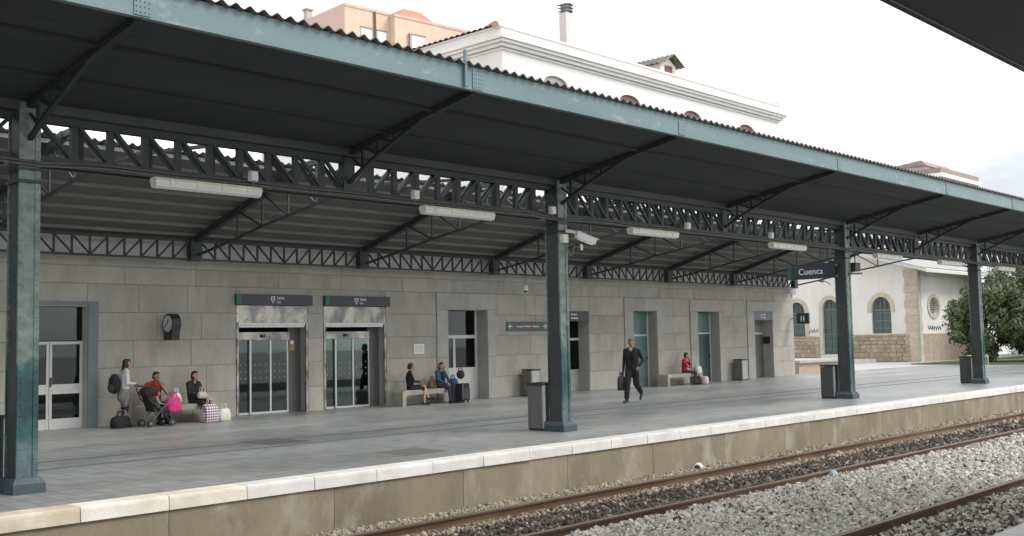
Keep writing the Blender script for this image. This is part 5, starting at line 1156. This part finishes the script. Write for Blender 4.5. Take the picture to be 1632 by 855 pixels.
    hb_ = lambda c_, r_: hp.append(('e', tuple(h+np.array(c_)[0]*rtv*s_-np.array(c_)[1]*fwd*s_+V3(0, 0, np.array(c_)[2])*s_), tuple(np.array(r_)*s_), 0))
    hb_((0, .025, .045), (.084, .088, .088)); hb_((0, .05, .0), (.078, .062, .085))
    if hairstyle == 'short': hb_((0, .0, .075), (.074, .085, .055))
    if hairstyle in ('bob', 'long'):
        hb_((.062, .03, -.02), (.03, .06, .10)); hb_((-.062, .03, -.02), (.03, .06, .10)); hb_((0, .06, -.04), (.075, .05, .09)); hb_((0, -.02, .085), (.07, .075, .04))
    if hairstyle == 'long':
        for k in range(5): hb_((0, .085, -.08-.06*k), (.085-.006*k, .045, .07))
        hb_((.06, .05, -.14), (.03, .05, .13)); hb_((-.06, .05, -.14), (.03, .05, .13))
    if hairstyle == 'curly':
        for k in range(14): a = k*2.4; hb_((.07*math.cos(a), .03+.06*math.sin(a), .02+.06*math.sin(k*1.7)), (.045, .045, .045))
    hm = remesh(hp, .012*s_, [hair], 'hair', 3); ho = bpy.data.objects.new('hair', hm); COL.objects.link(ho); ho.parent = root
    return root
def J(base, **k): d = dict(base); d.update(k); return d
# standing woman in profile, pale cardigan, patterned skirt, dark stockings
person('standing young woman in pale cardigan and grey skirt with long dark hair', (11.84, 23.06, 0), R(82), .90, J(STAND, wrL=(.06, -.22, 1.10), wrR=(-.06, -.24, 1.08), elL=(.22, -.0, 1.09), elR=(-.22, -.0, 1.09), head=(0, -.07, 1.575), neck=(0, -.03, 1.45)),
       [M_skin, C_white, C_grey, C_black], M_hair, 'long', 0, skirt=[((0, 0, .96), (0, 0, .76), .15, .175)], extra=[((.10, -.02, .56), (.10, -.02, .46), .062, .062, 3), ((-.10, -.02, .56), (-.10, -.02, .46), .062, .062, 3), ((.10, -.02, .46), (.10, .02, .1), .058, .046, 3), ((-.10, -.02, .46), (-.10, .02, .1), .058, .046, 3)])
# woman in red behind the stroller, hand at her chin
person('seated woman in a red short-sleeved top resting her chin on her hand', (12.66, 23.20, 0), R(0), .92, J(SIT, elR=(-.36, .0, .86), wrR=(-.42, -.18, .72), elL=(.20, -.22, .80), wrL=(.06, -.16, 1.04), head=(.02, -.05, 1.20), neck=(.01, .0, 1.07)),
       [M_skin2, C_red, C_black, C_black], M_hair, 'short', .25, sleeves=False)
# woman in black
person('seated woman in black jacket holding a cream bag on her lap', (13.68, 23.20, 0), R(12), .90, J(SIT, kneeL=(.10, -.42, .55), wrL=(.02, -.22, .76), wrR=(-.06, -.24, .72), elL=(.22, -.1, .78)), [M_skin, C_black, C_black, C_black], M_hair, 'bob', .1)
softbag('lap_bag', 'cream handbag on the lap of the woman in black', (13.74, 22.96, .56), R(12), .26, .12, .15, C_cream)
# two women on the second bench
person('seated older woman in dark suit with crossed bare legs looking toward her neighbour', (20.52, 23.18, 0), R(58), .90, J(SIT, kneeL=(.04, -.42, .58), ankL=(-.03, -.55, .24), toeL=(-.04, -.70, .19), kneeR=(-.06, -.42, .50), wrL=(.05, -.28, .74), wrR=(-.03, -.3, .72)),
       [M_skin, C_navy, C_black, C_black], M_hairbr, 'curly', .25, bare_legs=True, skirt=[((.09, 0, .54), (.07, -.36, .56), .10, .085), ((-.09, 0, .53), (-.06, -.36, .52), .10, .085)])
person('seated young woman in denim jacket and jeans with dark bobbed hair', (21.72, 23.20, 0), R(5), .90, J(SIT, head=(-.02, -.03, 1.20), wrL=(.03, -.28, .64), wrR=(-.03, -.29, .62), elL=(.25, -.08, .76), elR=(-.25, -.08, .76), ankL=(.06, -.38, .09), ankR=(-.04, -.40, .09)),
       [M_skin, C_denim, C_jeans, C_black], M_hair, 'bob', -.55, extra=[((0, -.055, .80), (0, -.06, .96), .075, .06, 3)])
# walking man
person('walking man in black sweater and dark trousers with white collar', (24.25, 18.16, 0), R(-74), 1.03, J(STAND, hipL=(.085, 0, .90), kneeL=(.09, .05, .48), ankL=(.10, .38, .24), toeL=(.10, .30, .08), kneeR=(-.08, -.18, .50), ankR=(-.09, -.24, .085), toeR=(-.10, -.42, .035), elL=(.265, .12, 1.13), wrL=(.20, -.05, .95), elR=(-.245, .03, 1.11), wrR=(-.25, -.02, .84), head=(.01, -.06, 1.60), neck=(0, -.03, 1.46), chest=(0, -.02, 1.27)),
       [M_skin2, C_black, C_navy, M_black, C_white], M_hairgr, 'short', .5, female=False, extra=[((.085, 0, .90), (.09, .05, .50), .105, .088, 2), ((.09, .05, .50), (.10, .34, .28), .086, .066, 2), ((-.085, 0, .90), (-.08, -.17, .52), .105, .088, 2), ((-.08, -.17, .52), (-.09, -.225, .15), .086, .07, 2)])
# man in red
person('seated man in bright red jacket holding a hand to his face', (34.28, 23.20, 0), R(28), .92, J(SIT, elL=(.20, -.2, .80), wrL=(.05, -.17, 1.02), elR=(-.22, -.12, .76), wrR=(-.02, -.28, .68), chest=(0, .02, .86), head=(.0, -.07, 1.19), neck=(0, -.02, 1.06)), [M_skin2, C_red2, C_charcoal, C_black], M_hair, 'short', .2, female=False)
# toddler in the stroller
person('toddler with dark hair sitting in the stroller', (12.44, 22.66, .02), R(55), .50, J(SIT, hipL=(.095, 0, .76), hipR=(-.095, 0, .76), kneeL=(.10, -.30, .74), kneeR=(-.10, -.30, .74), ankL=(.10, -.42, .46), ankR=(-.10, -.42, .46), toeL=(.11, -.52, .44), toeR=(-.11, -.52, .44), pel=(0, .02, .80), chest=(0, .05, 1.10), neck=(0, .02, 1.28), head=(0, -.02, 1.44), shL=(.16, .04, 1.22), shR=(-.16, .04, 1.22), elL=(.22, -.06, 1.0), elR=(-.22, -.06, 1.0), wrL=(.10, -.24, .95), wrR=(-.10, -.24, .95)),
       [M_skin2, C_grey, C_charcoal, C_black], M_hair, 'short', 0)
